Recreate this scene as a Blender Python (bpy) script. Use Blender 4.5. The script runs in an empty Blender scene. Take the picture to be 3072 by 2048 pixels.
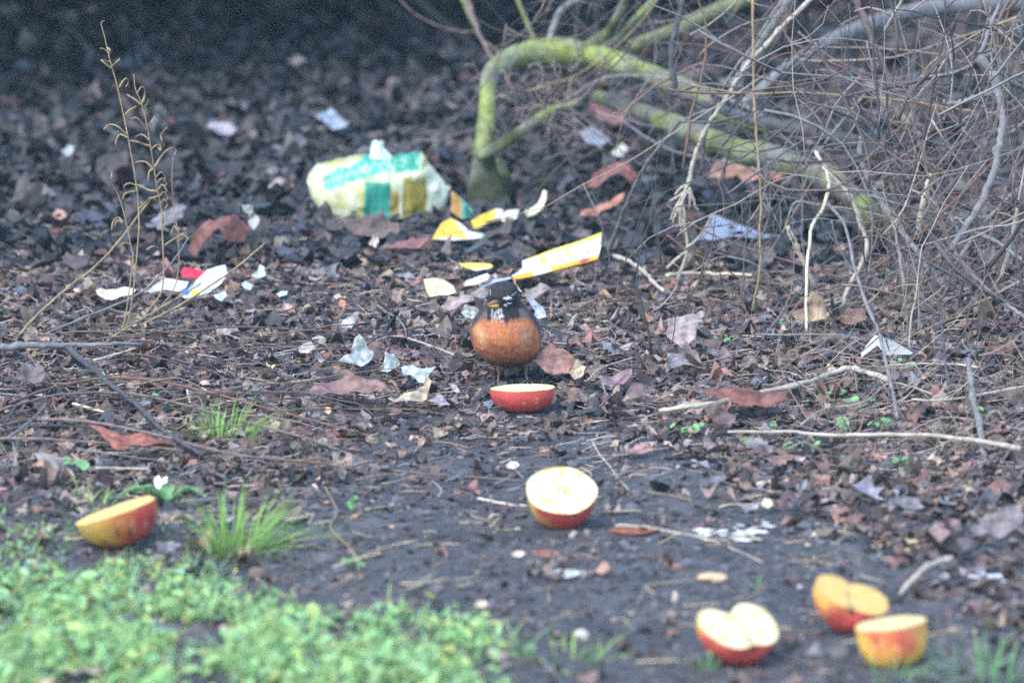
import bpy, bmesh, math, random
import numpy as np
from mathutils import Vector, Matrix, noise, geometry

random.seed(7); RNG = np.random.default_rng(11)
scn = bpy.context.scene
COL = scn.collection

# ------------------------------------------------------------ camera, sky, sun, exposure
CAM_H, PITCH, LENS = 1.230, math.radians(8.41), 240.0
cam_d = bpy.data.cameras.new("camera"); cam = bpy.data.objects.new("camera", cam_d); COL.objects.link(cam)
cam.location = (0, 0, CAM_H); cam.rotation_euler = (math.pi/2 - PITCH, 0, 0)
cam_d.lens = LENS; cam_d.sensor_width = 36; cam_d.clip_start = 0.05; cam_d.clip_end = 500
cam_d.dof.use_dof = True; cam_d.dof.focus_distance = 8.12; cam_d.dof.aperture_fstop = 6.7
cam_d.dof.aperture_blades = 7
scn.camera = cam

SUN_EL, SUN_AZ = math.radians(52), math.radians(-142)     # azimuth from +Y, clockwise: behind the camera on its left
world = bpy.data.worlds.new("World"); scn.world = world; world.use_nodes = True
nt = world.node_tree; nt.nodes.clear()
sky = nt.nodes.new("ShaderNodeTexSky"); sky.sky_type = 'NISHITA'; sky.sun_disc = False
sky.sun_elevation = SUN_EL; sky.sun_rotation = SUN_AZ; sky.air_density = 1.0; sky.dust_density = 1.0; sky.ozone_density = 0.8
bg = nt.nodes.new("ShaderNodeBackground"); bg.inputs[1].default_value = 0.15
wo = nt.nodes.new("ShaderNodeOutputWorld")
nt.links.new(sky.outputs[0], bg.inputs[0]); nt.links.new(bg.outputs[0], wo.inputs[0])
sun_d = bpy.data.lights.new("sun", 'SUN'); sun = bpy.data.objects.new("sun", sun_d); COL.objects.link(sun)
sun_d.energy = 0.85; sun_d.angle = math.radians(35); sun_d.color = (1.0, 0.93, 0.83)
sd = Vector((math.sin(SUN_AZ)*math.cos(SUN_EL), math.cos(SUN_AZ)*math.cos(SUN_EL), math.sin(SUN_EL)))
sun.rotation_euler = sd.to_track_quat('Z', 'Y').to_euler()
scn.view_settings.view_transform = 'Standard'; scn.view_settings.look = 'None'
scn.view_settings.exposure = 1.95; scn.view_settings.gamma = 1.0
scn.render.engine = 'CYCLES'
scn.cycles.max_bounces = 5; scn.cycles.diffuse_bounces = 3; scn.cycles.use_denoising = False

# ------------------------------------------------------------ measuring: photo pixel -> point in the place
FPX = LENS/36*3072
SP, CP = math.sin(PITCH), math.cos(PITCH)
CROPS = {0: (0, 0, 1.0), 1: (1200, 750, .3507), 2: (0, 0, .4783), 3: (800, 350, .4677), 4: (1200, 0, .4464), 5: (2100, 0, .4465),
         6: (2000, 600, .5102), 7: (0, 600, .5102), 8: (0, 1300, .477), 9: (1900, 1600, .4983), 10: (1400, 1100, .3507),
         11: (900, 900, .2551), 12: (1100, 1500, .3827), 13: (1750, 1300, .5621), 14: (1250, 650, .2764), 15: (200, 700, .2976),
         16: (0, 0, 1.30612)}
def px(c, p):
    o = CROPS[c]; return (o[0]+p[0]*o[2], o[1]+p[1]*o[2])
def ray(x, y):
    u, v = (x-1536)/FPX, (y-1024)/FPX
    return Vector((u, CP - v*SP, -SP - v*CP))
def hgt(x, y):
    a = noise.noise(Vector((x*1.3, y*1.0, 3.1)))*0.012
    b = noise.noise(Vector((x*5, y*4, 9.7)))*0.007
    rough = min(1.0, max(0.42, (y-7.6)/1.6, abs(x-0.05)*1.6-0.1))
    c = noise.noise(Vector((x*17, y*14, 1.7)))*0.010*rough
    e = noise.noise(Vector((x*50, y*42, 5.2)))*0.0035*rough + noise.noise(Vector((x*110, y*90, 2.2)))*0.0011
    bank = 0.0
    if x > 0.3: bank += 0.05*min(1, (x-0.3)/0.5)*max(0, min(1, (y-7.2)/1.2))
    return a+b+c+e+bank
def gp(x, y, dz=0.0):
    r = ray(x, y); z = dz
    for _ in range(6):
        t = (z-CAM_H)/r.z; z = (hgt(r.x*t, r.y*t)+dz)*0.7 + z*0.3
    t = (z-CAM_H)/r.z
    return Vector((r.x*t, r.y*t, z))
def ap(x, y, Y):
    r = ray(x, y); t = Y/r.y
    return Vector((r.x*t, Y, CAM_H+r.z*t))
def to_px(p):
    d = Vector(p)-Vector((0, 0, CAM_H)); f = d.y*CP - d.z*SP; up = d.y*SP + d.z*CP
    return (1536+FPX*d.x/f, 1024-FPX*up/f)
def mpp(Y): return Y/FPX/CP          # metres per full-size pixel at that distance

# ------------------------------------------------------------ materials
def nodes(name):
    m = bpy.data.materials.new(name); m.use_nodes = True
    t = m.node_tree; b = t.nodes["Principled BSDF"]; return m, t, b
def nnode(t, scale, detail=4, rough=.6, coord='Object', stretch=None):
    tc = t.nodes.new("ShaderNodeTexCoord"); n = t.nodes.new("ShaderNodeTexNoise")
    n.inputs["Scale"].default_value = scale; n.inputs["Detail"].default_value = detail; n.inputs["Roughness"].default_value = rough
    src = tc.outputs[coord]
    if stretch:
        mp = t.nodes.new("ShaderNodeMapping"); mp.inputs["Scale"].default_value = stretch
        t.links.new(src, mp.inputs[0]); src = mp.outputs[0]
    t.links.new(src, n.inputs["Vector"]); return n
def ramp(t, fac, stops):
    r = t.nodes.new("ShaderNodeValToRGB"); e = r.color_ramp.elements
    while len(e) < len(stops): e.new(0.5)
    for i, (p, c) in enumerate(stops): e[i].position = p; e[i].color = (*c, 1)
    t.links.new(fac, r.inputs[0]); return r
def bump(t, b, h, strength, dist):
    n = t.nodes.new("ShaderNodeBump"); n.inputs["Strength"].default_value = strength; n.inputs["Distance"].default_value = dist
    t.links.new(h, n.inputs["Height"]); t.links.new(n.outputs[0], b.inputs["Normal"]); return n
def pm(name, c1, c2, scale=40, rough=.75, bmp=.4, dist=.002, spec=.3, stretch=None, sss=0):
    m, t, b = nodes(name)
    n = nnode(t, scale, 5, .65, 'Object', stretch)
    r = ramp(t, n.outputs[0], [(.3, c1), (.7, c2)])
    t.links.new(r.outputs[0], b.inputs["Base Color"])
    b.inputs["Roughness"].default_value = rough; b.inputs["Specular IOR Level"].default_value = spec
    if sss:
        b.inputs["Subsurface Weight"].default_value = sss; b.inputs["Subsurface Radius"].default_value = (1, .6, .3)
        b.inputs["Subsurface Scale"].default_value = .003
    if bmp: bump(t, b, n.outputs[0], bmp, dist)
    return m
def am(name, rough=.7, nscale=60, lo=.7, hi=1.25, bmp=.3, dist=.001, spec=.3, stretch=None, trans=0):
    m, t, b = nodes(name)
    a = t.nodes.new("ShaderNodeAttribute"); a.attribute_name = "Col"
    n = nnode(t, nscale, 4, .6, 'Object', stretch)
    r = ramp(t, n.outputs[0], [(.3, (lo,)*3), (.7, (hi,)*3)])
    mx = t.nodes.new("ShaderNodeMix"); mx.data_type = 'RGBA'; mx.blend_type = 'MULTIPLY'; mx.inputs[0].default_value = 1
    t.links.new(a.outputs[0], mx.inputs[6]); t.links.new(r.outputs[0], mx.inputs[7]); t.links.new(mx.outputs[2], b.inputs["Base Color"])
    b.inputs["Roughness"].default_value = rough; b.inputs["Specular IOR Level"].default_value = spec
    if bmp: bump(t, b, n.outputs[0], bmp, dist)
    if trans:
        tr = t.nodes.new("ShaderNodeBsdfTranslucent"); t.links.new(mx.outputs[2], tr.inputs[0])
        ms = t.nodes.new("ShaderNodeMixShader"); ms.inputs[0].default_value = trans
        o = t.nodes["Material Output"]
        t.links.new(b.outputs[0], ms.inputs[1]); t.links.new(tr.outputs[0], ms.inputs[2]); t.links.new(ms.outputs[0], o.inputs[0])
    return m
CLEAR = []       # (x, y, radius): where something lies on top of the litter
def bare(x, y):
    '''share of open trodden soil, 1 on the path'''
    X, Y = to_px((x, y, 0))
    left = 520+(2048-Y)*.62+80*noise.noise(Vector((x*4, y*4, 1))); right = 2080+max(-60, (Y-1330))*1.75+90*noise.noise(Vector((x*4, y*4, 7)))
    top = 1215+60*noise.noise(Vector((x*6, 0, 4)))
    d = min((X-left)/200, (right-X)/200, (Y-top)/170)
    return max(0.0, min(1.0, d))
M = {}
M['leaf'] = am("dead_leaf", .62, 90, .55, 1.3, .5, .0015, .35, trans=.12)
M['green'] = am("green_leaf", .5, 60, .8, 1.2, .2, .001, .4, trans=.3)
M['twigbits'] = am("twig_bits", .8, 120, .7, 1.25, .4, .001)
M['bark_grey'] = pm("bark_grey", (.085, .088, .095), (.25, .245, .24), 70, .85, .6, .002, .2)
M['bark_dark'] = pm("bark_dark", (.03, .034, .042), (.10, .10, .105), 70, .85, .6, .002, .2)
M['bark_brown'] = pm("bark_brown", (.09, .068, .06), (.23, .18, .16), 70, .85, .5, .002, .2)
M['bark_red'] = pm("bark_red", (.10, .052, .042), (.23, .13, .10), 70, .75, .4, .001, .3)
M['bark_pale'] = pm("bark_pale", (.22, .195, .165), (.52, .47, .38), 60, .8, .5, .0015, .25)
M['cream'] = pm("peeled_wood", (.38, .32, .22), (.66, .60, .45), 60, .7, .3, .001, .3)
M['straw'] = pm("dry_straw", (.17, .125, .065), (.36, .28, .16), 80, .75, .3, .001, .3)
M['olive'] = pm("olive_bark", (.10, .10, .05), (.25, .25, .12), 50, .85, .6, .002, .2)
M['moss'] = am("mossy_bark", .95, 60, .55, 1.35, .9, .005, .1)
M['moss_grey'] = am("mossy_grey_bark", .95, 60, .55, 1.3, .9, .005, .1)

# ------------------------------------------------------------ objects
def tag(o, label=None, cat=None, group=None, kind=None):
    if label: o["label"] = label
    if cat: o["category"] = cat
    if group: o["group"] = group
    if kind: o["kind"] = kind
    return o
def mk(name, V, F, mat, parent=None, label=None, cat=None, group=None, kind=None, cols=None, smooth=True, origin=None):
    V = np.asarray(V, dtype=np.float64)
    if origin is None:
        origin = (V[:, 0].mean(), V[:, 1].mean(), V[:, 2].min()) if kind is None else (0, 0, 0)
    origin = np.asarray(origin, dtype=np.float64)
    me = bpy.data.meshes.new(name)
    me.from_pydata((V-origin).tolist(), [], [tuple(int(i) for i in f) for f in F]); me.update()
    if smooth: me.polygons.foreach_set("use_smooth", [True]*len(me.polygons))
    if cols is not None:
        a = me.color_attributes.new("Col", 'FLOAT_COLOR', 'POINT')
        c = np.ones((len(V), 4), dtype=np.float32); c[:, :3] = np.asarray(cols); a.data.foreach_set("color", c.ravel())
    if isinstance(mat, (list, tuple)):
        for q in mat: me.materials.append(q)
    else: me.materials.append(mat)
    o = bpy.data.objects.new(name, me); COL.objects.link(o); o["_o"] = list(map(float, origin))
    if parent is not None:
        o.parent = parent; o.location = origin-np.array(parent["_o"])
    else: o.location = origin
    return tag(o, label, cat, group, kind)
def empty(name, loc, label, cat, group=None):
    o = bpy.data.objects.new(name, None); COL.objects.link(o); o.location = loc; o["_o"] = [float(v) for v in loc]; o.empty_display_size = .02
    return tag(o, label, cat, group)

def smooth_path(P, R, n=4):
    P = [Vector(p) for p in P]; out, rr = [], []
    for i in range(len(P)-1):
        p0 = P[i-1] if i else P[0]*2-P[1]; p1, p2 = P[i], P[i+1]; p3 = P[i+2] if i+2 < len(P) else p2*2-p1
        for k in range(n):
            t = k/n
            out.append(.5*((2*p1)+(p2-p0)*t+(2*p0-5*p1+4*p2-p3)*t*t+(3*p1-p0-3*p2+p3)*t**3)); rr.append(R[i]*(1-t)+R[i+1]*t)
    out.append(P[-1]); rr.append(R[-1]); return out, rr
def tube(P, R, sides=6, wob=0.0, V=None, F=None):
    V = [] if V is None else V; F = [] if F is None else F
    n = len(P); base = len(V); prev = None
    for i in range(n):
        t = (P[min(i+1, n-1)]-P[max(i-1, 0)])
        t = t.normalized() if t.length > 1e-9 else Vector((0, 0, 1))
        if prev is None:
            a = Vector((0, 0, 1)) if abs(t.z) < .9 else Vector((1, 0, 0)); u = t.cross(a).normalized()
        else:
            u = prev - t*prev.dot(t); u = u.normalized() if u.length > 1e-9 else t.orthogonal().normalized()
        prev = u; w = t.cross(u)
        for k in range(sides):
            an = 2*math.pi*k/sides; r = R[i]*(1+random.uniform(-wob, wob))
            V.append(P[i]+(u*math.cos(an)+w*math.sin(an))*r)
    for i in range(n-1):
        for k in range(sides):
            a = base+i*sides+k; b = base+i*sides+(k+1) % sides
            F.append((a, b, b+sides, a+sides))
    F.append(tuple(base+k for k in range(sides))[::-1]); F.append(tuple(base+(n-1)*sides+k for k in range(sides)))
    return V, F
def path3(c, pts, Y0, Y1):
    Q = [px(c if len(p) == 2 else p[2], p) for p in pts]
    if Y0 == 'g' and Y1 == 'g': return None, Q
    ya = gp(*Q[0]).y if Y0 == 'g' else Y0
    yb = gp(*Q[-1]).y if Y1 == 'g' else Y1
    L = [0]
    for a, b in zip(Q, Q[1:]): L.append(L[-1]+math.dist(a, b))
    return [ap(q[0], q[1], ya+(yb-ya)*l/max(L[-1], 1e-6)) for q, l in zip(Q, L)], Q
def branch(name, label, cat, c, pts, Y0, Y1, w0, w1, mat, parent=None, group=None, sides=7, knots=True):
    """w0, w1: widths in full-size photo pixels at the two ends"""
    P, Q = path3(c, pts, Y0, Y1)
    n = len(pts); ws = [w0+(w1-w0)*i/(n-1) for i in range(n)]
    if P is None:
        P = []
        for q, w in zip(Q, ws):
            p = gp(*q); p = gp(q[0], q[1], w*mpp(p.y)*.4+.001+.017*(1-bare(p.x, p.y))); P.append(p)
    R = [max(.0004, .5*w*mpp(p.y)) for w, p in zip(ws, P)]
    P, R = smooth_path(P, R, 5)
    j = 0.12
    for i in range(1, len(P)-1):
        P[i] += Vector((random.gauss(0, 1), random.gauss(0, 1), random.gauss(0, 1)))*R[i]*j*1.6
        if knots and random.random() < .12: R[i] *= 1.28
        R[i] *= random.uniform(.93, 1.07)
    V, F = tube(P, R, sides, .07)
    return mk(name, V, F, M[mat] if isinstance(mat, str) else mat, parent, label, cat, group, origin=P[0])
# ------------------------------------------------------------ ground
def axis(lo, hi, step, far, g=1.35):
    a = list(np.arange(lo, hi+1e-6, step)); s = step
    x = a[-1]
    while x < far: s *= g; x += s; a.append(x)
    s = step; x = a[0]; pre = []
    while x > -far: s *= g; x -= s; pre.append(x)
    return np.array(pre[::-1]+a)
def ground():
    xs = axis(-1.05, 1.05, .009, 24); ys = axis(5.9, 13.8, .016, 24)
    ys = ys[ys > 1.0] if False else ys
    V, F = [], []
    nx = len(xs)
    for y in ys:
        for x in xs:
            z = hgt(x, y) if (-1.3 < x < 1.3 and 5.5 < y < 15) else noise.noise(Vector((x*.3, y*.3, 0)))*.02
            V.append((x, y, z))
    for j in range(len(ys)-1):
        for i in range(nx-1):
            a = j*nx+i; F.append((a, a+1, a+1+nx, a+nx))
    m, t, b = nodes("wet_soil")
    n1 = nnode(t, 9, 6, .7); n2 = nnode(t, 160, 6, .75)
    r1 = ramp(t, n1.outputs[0], [(.30, (.058, .059, .067)), (.52, (.135, .132, .142)), (.72, (.22, .208, .212))])
    r2 = ramp(t, n2.outputs[0], [(.3, (.4,)*3), (.55, (.95,)*3), (.72, (1.7,)*3)])
    mx = t.nodes.new("ShaderNodeMix"); mx.data_type = 'RGBA'; mx.blend_type = 'MULTIPLY'; mx.inputs[0].default_value = 1
    t.links.new(r1.outputs[0], mx.inputs[6]); t.links.new(r2.outputs[0], mx.inputs[7]); t.links.new(mx.outputs[2], b.inputs["Base Color"])
    b.inputs["Roughness"].default_value = .62; b.inputs["Specular IOR Level"].default_value = .35
    n3 = nnode(t, 42, 5, .7); ad = t.nodes.new("ShaderNodeMath"); ad.operation = 'ADD'; t.links.new(n2.outputs[0], ad.inputs[0]); t.links.new(n3.outputs[0], ad.inputs[1])
    r3 = ramp(t, n3.outputs[0], [(.35, (.62,)*3), (.6, (1.15,)*3)]); m3 = t.nodes.new("ShaderNodeMix"); m3.data_type = 'RGBA'; m3.blend_type = 'MULTIPLY'; m3.inputs[0].default_value = 1
    t.links.new(mx.outputs[2], m3.inputs[6]); t.links.new(r3.outputs[0], m3.inputs[7]); t.links.new(m3.outputs[2], b.inputs["Base Color"])
    bump(t, b, ad.outputs[0], 1.0, .010)
    mk("ground", V, F, m, kind='structure')
ground()

# ------------------------------------------------------------ leaf shapes
def grid_leaf(nu, nv, prof):
    V, F = [], []
    for i in range(nu+1):
        u = i/nu
        for j in range(nv+1):
            v = (j/nv-.5)*prof(u); V.append((u-.5, v))
    for i in range(nu):
        for j in range(nv):
            a = i*(nv+1)+j; F.append((a, a+1, a+nv+2, a+nv+1))
    return np.array(V), F
def lobed(n, lobes, depth, seed):
    r = random.Random(seed); V = [(0, 0)]; F = []
    for ring in (.5, 1):
        for k in range(n):
            a = 2*math.pi*k/n
            rad = (.5*(1-depth+depth*abs(math.cos(a*lobes/2)))*r.uniform(.85, 1.1)) if ring == 1 else .27
            V.append((math.cos(a)*rad*ring if ring == 1 else math.cos(a)*rad, math.sin(a)*rad))
    for k in range(n):
        k2 = (k+1) % n
        F.append((0, 1+k, 1+k2)); F.append((1+k, 1+n+k, 1+n+k2, 1+k2))
    return np.array(V), F
LEAFT = [grid_leaf(7, 4, lambda u: .62*math.sin(math.pi*u**.8)+.03),
         grid_leaf(7, 4, lambda u: .42*math.sin(math.pi*u)+.02),
         grid_leaf(7, 4, lambda u: .8*math.sin(math.pi*u**.65)+.05),
         grid_leaf(6, 3, lambda u: .5+.2*math.sin(9*u)),
         lobed(14, 5, .45, 1), lobed(12, 5, .35, 2), lobed(16, 7, .5, 3)]
PAL = [(.175, .122, .10), (.125, .088, .075), (.072, .058, .054), (.27, .205, .175), (.30, .26, .24), (.24, .23, .235), (.14, .145, .16),
       (.24, .13, .10), (.34, .21, .15), (.40, .31, .23), (.05, .047, .052), (.155, .115, .098)]
PALW = np.array([5, 5, 6, 2.6, 1.0, 1.0, 2.2, 1.6, 1.0, 1.2, 6.5, 5]); PALW = PALW/PALW.sum()
def leaves(P, size, tilt, pal, pw, curl=1.0, lift=.004, templates=LEAFT):
    AV, AF, AC = [], [], []; base = 0
    for (x, y), s in zip(P, size):
        tv, tf = templates[RNG.integers(len(templates))]
        u, v = tv[:, 0], tv[:, 1]
        u = u+RNG.normal(0, .018, len(u)); v = v+RNG.normal(0, .018, len(u))
        c1, c2, c3 = RNG.normal(0, .7, 3)*curl; f1, f2 = RNG.uniform(5, 11, 2); p1 = RNG.uniform(0, 6)
        z = c1*u*u+c2*v*v*2.5+c3*u*v+.05*curl*np.sin(f1*u+f2*v*1.5+p1)+RNG.normal(0, .022, len(u))*curl
        L = np.stack([u, v, z], 1)*s
        yaw = RNG.uniform(0, 2*math.pi); tl = abs(RNG.normal(0, tilt)); ax = RNG.uniform(0, 2*math.pi)
        R = np.array(Matrix.Rotation(yaw, 3, 'Z') @ Matrix.Rotation(min(tl, 1.3), 3, Vector((math.cos(ax), math.sin(ax), 0))))
        L = L @ R.T
        h = hgt(x, y); low = np.percentile(L[:, 2], 35)
        L = L+np.array([x, y, h-low+RNG.uniform(.0, lift)])
        c = np.array(pal[RNG.choice(len(pal), p=pw)])*RNG.uniform(.7, 1.3)*np.array([1, RNG.uniform(.92, 1.06), RNG.uniform(.92, 1.1)])
        AV.append(L); AF += [tuple(base+i for i in f) for f in tf]; AC.append(c[None]*RNG.uniform(.72, 1.28, (len(L), 1))); base += len(L)
    return np.concatenate(AV), AF, np.concatenate(AC)
# ------------------------------------------------------------ shaped scraps: leaves, paper, card
def scrap(name, label, cat, c, poly, mat, tilt=35, crumple=.004, curl=(0, 0), thick=.0006, cols=None, yaw=0, lift=0.0, group=None, parent=None, step=None, Y=None, freq=45, jag=0.0):
    Q = [px(c, p) for p in poly]
    bx = sum(q[0] for q in Q)/len(Q); by = max(q[1] for q in Q)
    g0 = gp(bx, by); lift += (.012 if g0.y < 9.3 else .022)*(1-bare(g0.x, g0.y))
    b = gp(bx, by, lift) if Y is None else ap(bx, by, Y)
    t = math.radians(tilt); yw = math.radians(yaw)
    ex = Vector((math.cos(yw), math.sin(yw), 0)); ev = Vector((-math.sin(yw)*math.cos(t), math.cos(yw)*math.cos(t), math.sin(t))); nn = ex.cross(ev)
    def un(q):
        r = ray(*q); s = nn.dot(b-Vector((0, 0, CAM_H)))/nn.dot(r); d = Vector((0, 0, CAM_H))+r*s-b; return Vector((d.dot(ex), d.dot(ev)))
    U = [un(q) for q in Q]
    if jag:
        U2 = []
        for i in range(len(U)):
            a, d = U[i], U[(i+1) % len(U)]; U2.append(a); m = int((d-a).length/.006)
            for k in range(1, m): U2.append(a.lerp(d, k/m)+Vector((random.gauss(0, jag), random.gauss(0, jag))))
        U = U2
    x0, x1 = min(u.x for u in U), max(u.x for u in U); y0, y1 = min(u.y for u in U), max(u.y for u in U)
    st = step or max(x1-x0, y1-y0)/22
    pts = [Vector(u) for u in U]; ne = len(pts)
    def inside(p):
        r = False; j = ne-1
        for i in range(ne):
            a, d = U[i], U[j]
            if (a.y > p.y) != (d.y > p.y) and p.x < (d.x-a.x)*(p.y-a.y)/(d.y-a.y)+a.x: r = not r
            j = i
        return r
    yy = y0+st/2
    while yy < y1:
        xx = x0+st/2
        while xx < x1:
            p = Vector((xx+random.uniform(-.2, .2)*st, yy+random.uniform(-.2, .2)*st))
            if inside(p): pts.append(p)
            xx += st
        yy += st
    res = geometry.delaunay_2d_cdt(pts, [], [list(range(ne))], 1, 1e-7)
    pv, pf = res[0], res[2]
    V, cc = [], []; W, H = x1-x0, y1-y0; sd_ = random.uniform(0, 50)
    for p in pv:
        u = (p.x-x0)/W-.5; v = (p.y-y0)/max(H, 1e-6)-.5
        d = crumple*(noise.noise(Vector((p.x*freq, p.y*freq, sd_)))+.5*abs(noise.noise(Vector((p.x*freq*2.2, p.y*freq*2.2, sd_)))))+curl[0]*W*u*u+curl[1]*H*v*v
        V.append(b+ex*p.x+ev*p.y+nn*d)
        if cols: cc.append(cols(u+.5, v+.5))
    CLEAR.append((b.x, b.y-.02, max(.016, min(.034, (x1-x0)*.5))))
    n = len(V); F = [tuple(f) for f in pf]
    V2 = V+[v-nn*thick for v in V]
    edge = {}
    for f in F:
        for i in range(3): e = (f[i], f[(i+1) % 3]); edge[e] = edge.get(e, 0)+1
    F2 = F+[tuple(n+i for i in f[::-1]) for f in F]
    for (a, d) in edge:
        if (d, a) not in edge: F2.append((d, a, n+a, n+d))
    if cols: cc = cc+cc
    return mk(name, V2, F2, M[mat] if isinstance(mat, str) else mat, parent, label, cat, group, cols=cc if cols else None)
def flat(col, var=.18):
    s = random.uniform(0, 99)
    def f(u, v):
        k = 1+var*noise.noise(Vector((u*5, v*5, s)))*2
        return (col[0]*k, col[1]*k, col[2]*k)
    return f
# ------------------------------------------------------------ apples
M['skin'] = am("apple_skin", .33, 260, .86, 1.14, .05, .0004, .45)
M['flesh'] = am("apple_flesh", .5, 130, .9, 1.06, .25, .0008, .35, trans=0.0)
M['seed'] = pm("apple_seed", (.05, .022, .01), (.1, .045, .02), 200, .4, .1, .0003, .4)
def apple_verts(n=56, m=34, R=.0375, stem=.32, cal=.17, squash=.92, bottom=1.0, p=2.25):
    V, F = [], []
    for i in range(m+1):
        th = math.pi*i/m
        r = R*(1-stem*math.exp(-(th/.42)**2)-cal*math.exp(-((math.pi-th)/.32)**2))
        taper = 1-.10*(1-math.cos(th))*.5
        r *= (abs(math.sin(th))**p+abs(math.cos(th))**p)**(-1/p)
        for k in range(n):
            a = 2*math.pi*k/n; lump = 1+.025*math.cos(a*5+.4)*math.sin(th)*(.4+.6*(i/m))+.02*math.cos(a*2+1)
            z = r*math.cos(th)*squash
            if z < 0: z *= bottom
            V.append((r*math.sin(th)*taper*lump*math.cos(a), r*math.sin(th)*taper*lump*math.sin(a), z))
    for i in range(m):
        for k in range(n):
            a = i*n+k; b = i*n+(k+1) % n; F.append((a, a+n, b+n, b))
    return V, F
def mixc(a, b, t): t = max(0, min(1, t)); return tuple(x*(1-t)+y*t for x, y in zip(a, b))
RED, ORANGE, YEL = (.52, .075, .065), (.64, .22, .07), (.70, .45, .09)
CREAM, TAN = (.62, .56, .33), (.68, .47, .15)
def half_apple(label, cut, tilt, roll, spin, target, skinf, fleshf, zc=0.0, stem=.32, squash=.92, bottom=1.0, sink=.003, dents=(), seeds=True, crease=0.0, yaw=0, p=2.25):
    V, F = apple_verts(stem=stem, squash=squash, bottom=bottom, p=p)
    bm = bmesh.new(); vs = [bm.verts.new(v) for v in V]
    for f in F: bm.faces.new([vs[i] for i in f])
    bmesh.ops.remove_doubles(bm, verts=bm.verts[:], dist=1e-6)
    if cut == 'long': bmesh.ops.rotate(bm, verts=bm.verts[:], matrix=Matrix.Rotation(math.pi/2, 3, 'Y'))   # stem to +X
    bmesh.ops.bisect_plane(bm, geom=bm.verts[:]+bm.edges[:]+bm.faces[:], plane_co=(0, 0, zc), plane_no=(0, 0, 1), clear_outer=True)
    bmesh.ops.recalc_face_normals(bm, faces=bm.faces[:])
    bm.verts.index_update()
    sv = np.array([v.co[:] for v in bm.verts]); sf = [[v.index for v in f.verts] for f in bm.faces]
    loop = [v for v in bm.verts if v.is_boundary]; loop.sort(key=lambda v: math.atan2(v.co.y, v.co.x))
    lv = np.array([v.co[:] for v in loop]); bm.free()
    # flesh: rings from the rim inwards
    fr = [1, .985, .95, .88, .8, .7, .6, .5, .4, .3, .2, .1]; n = len(lv); fv, ff = [], []; cx, cy = 0.0, 0.0
    smax = np.abs(lv[:, :2]).max()
    def surf(x, y, f):
        z = zc+.0004+(.0007*noise.noise(Vector((x*260, y*260, 3)))+.0009*noise.noise(Vector((x*90, y*90, 8))))*(1 if f < .97 else .2)
        for (dx, dy, rr, dp) in dents: z -= dp*math.exp(-((x/smax-dx)**2+(y/smax-dy)**2)/rr**2)
        if crease: z -= crease*math.exp(-(y/smax/.12)**2)
        return z
    fc = []
    for f in fr:
        for p in lv:
            x, y = p[0]*f, p[1]*f; fv.append((x, y, surf(x, y, f))); fc.append(fleshf(x/smax, y/smax, f))
    fv.append((0, 0, surf(0, 0, 0))); fc.append(fleshf(0, 0, 0))
    for i in range(len(fr)-1):
        for k in range(n): ff.append((i*n+k, i*n+(k+1) % n, (i+1)*n+(k+1) % n, (i+1)*n+k))
    for k in range(n): ff.append(((len(fr)-1)*n+k, (len(fr)-1)*n+(k+1) % n, len(fr)*n))
    fv = np.array(fv)
    sc_ = [skinf(*(p/smax)) for p in sv]
    R = np.array(Matrix.Rotation(math.radians(yaw), 3, 'Z') @ Matrix.Rotation(math.radians(roll), 3, 'Y') @ Matrix.Rotation(math.radians(tilt), 3, 'X') @ Matrix.Rotation(math.radians(spin), 3, 'Z'))
    c, x0, x1, yb = target
    (X0, YB), (X1, _) = px(c, (x0, yb)), px(c, (x1, yb))
    s = 1.0; loc = gp((X0+X1)/2, YB); base = YB
    allv = sv @ R.T
    for _ in range(6):
        W = allv*s+np.array(loc[:]); pr = np.array([to_px(p) for p in W])
        s *= (X1-X0)/(pr[:, 0].max()-pr[:, 0].min())
        W = allv*s; base += YB-pr[:, 1].max()
        g = gp((X0+X1)/2, base)
        loc = Vector((loc.x+((X0+X1)/2-(pr[:, 0].max()+pr[:, 0].min())/2)*mpp(loc.y), g.y, g.z-W[:, 2].min()-sink))
    CLEAR.append((loc.x, loc.y-.015, .055))
    t = empty("apple_half", loc, label, "apple half", "apple halves on the ground")
    tr = lambda q: (np.asarray(q) @ R.T)*s+np.array(loc[:])
    mk("skin", tr(sv), sf, M['skin'], t, cols=sc_, origin=loc[:])
    fo = mk("flesh", tr(fv), ff, M['flesh'], t, cols=fc, origin=loc[:])
    if seeds:
        sp = [(.0, .13), (.12, .02), (-.1, .03), (.05, -.13), (-.07, -.10)] if cut != 'long' else [(-.02, .10), (.06, -.10)]
        for (a, b) in sp:
            V, F = tube([Vector((a*smax-.0016, b*smax, 0)), Vector((a*smax-.0006, b*smax, 0)), Vector((a*smax+.0008, b*smax, 0)), Vector((a*smax+.002, b*smax, 0))], [.0002, .0009, .0011, .0002], 6)
            V = np.array([v[:] for v in V]); V[:, 2] += surf(a*smax, b*smax, .2)+.0002
            mk("seed", tr(V), F, M['seed'], fo, origin=tr([(a*smax, b*smax, zc)])[0])
    if cut == 'long':   # dried flower end
        V, F = [], []
        tip = sv[np.argmin(sv[:, 0]+np.abs(sv[:, 1])*2+np.abs(sv[:, 2])*2)]
        cpt = np.array([-.78*smax, 0, zc-.001])
        for k in range(7):
            a = 2*math.pi*k/7
            tube([Vector(cpt), Vector(cpt)+Vector((-.0025, math.cos(a)*.0018, -abs(math.sin(a))*.0018)), Vector(cpt)+Vector((-.004, math.cos(a)*.0032, -abs(math.sin(a))*.003))], [.0011, .0008, .0003], 5, 0, V, F)
        mk("flower_end", tr(np.array([v[:] for v in V])), F, M['seed'], t, origin=tr([cpt])[0])
    return t
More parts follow.
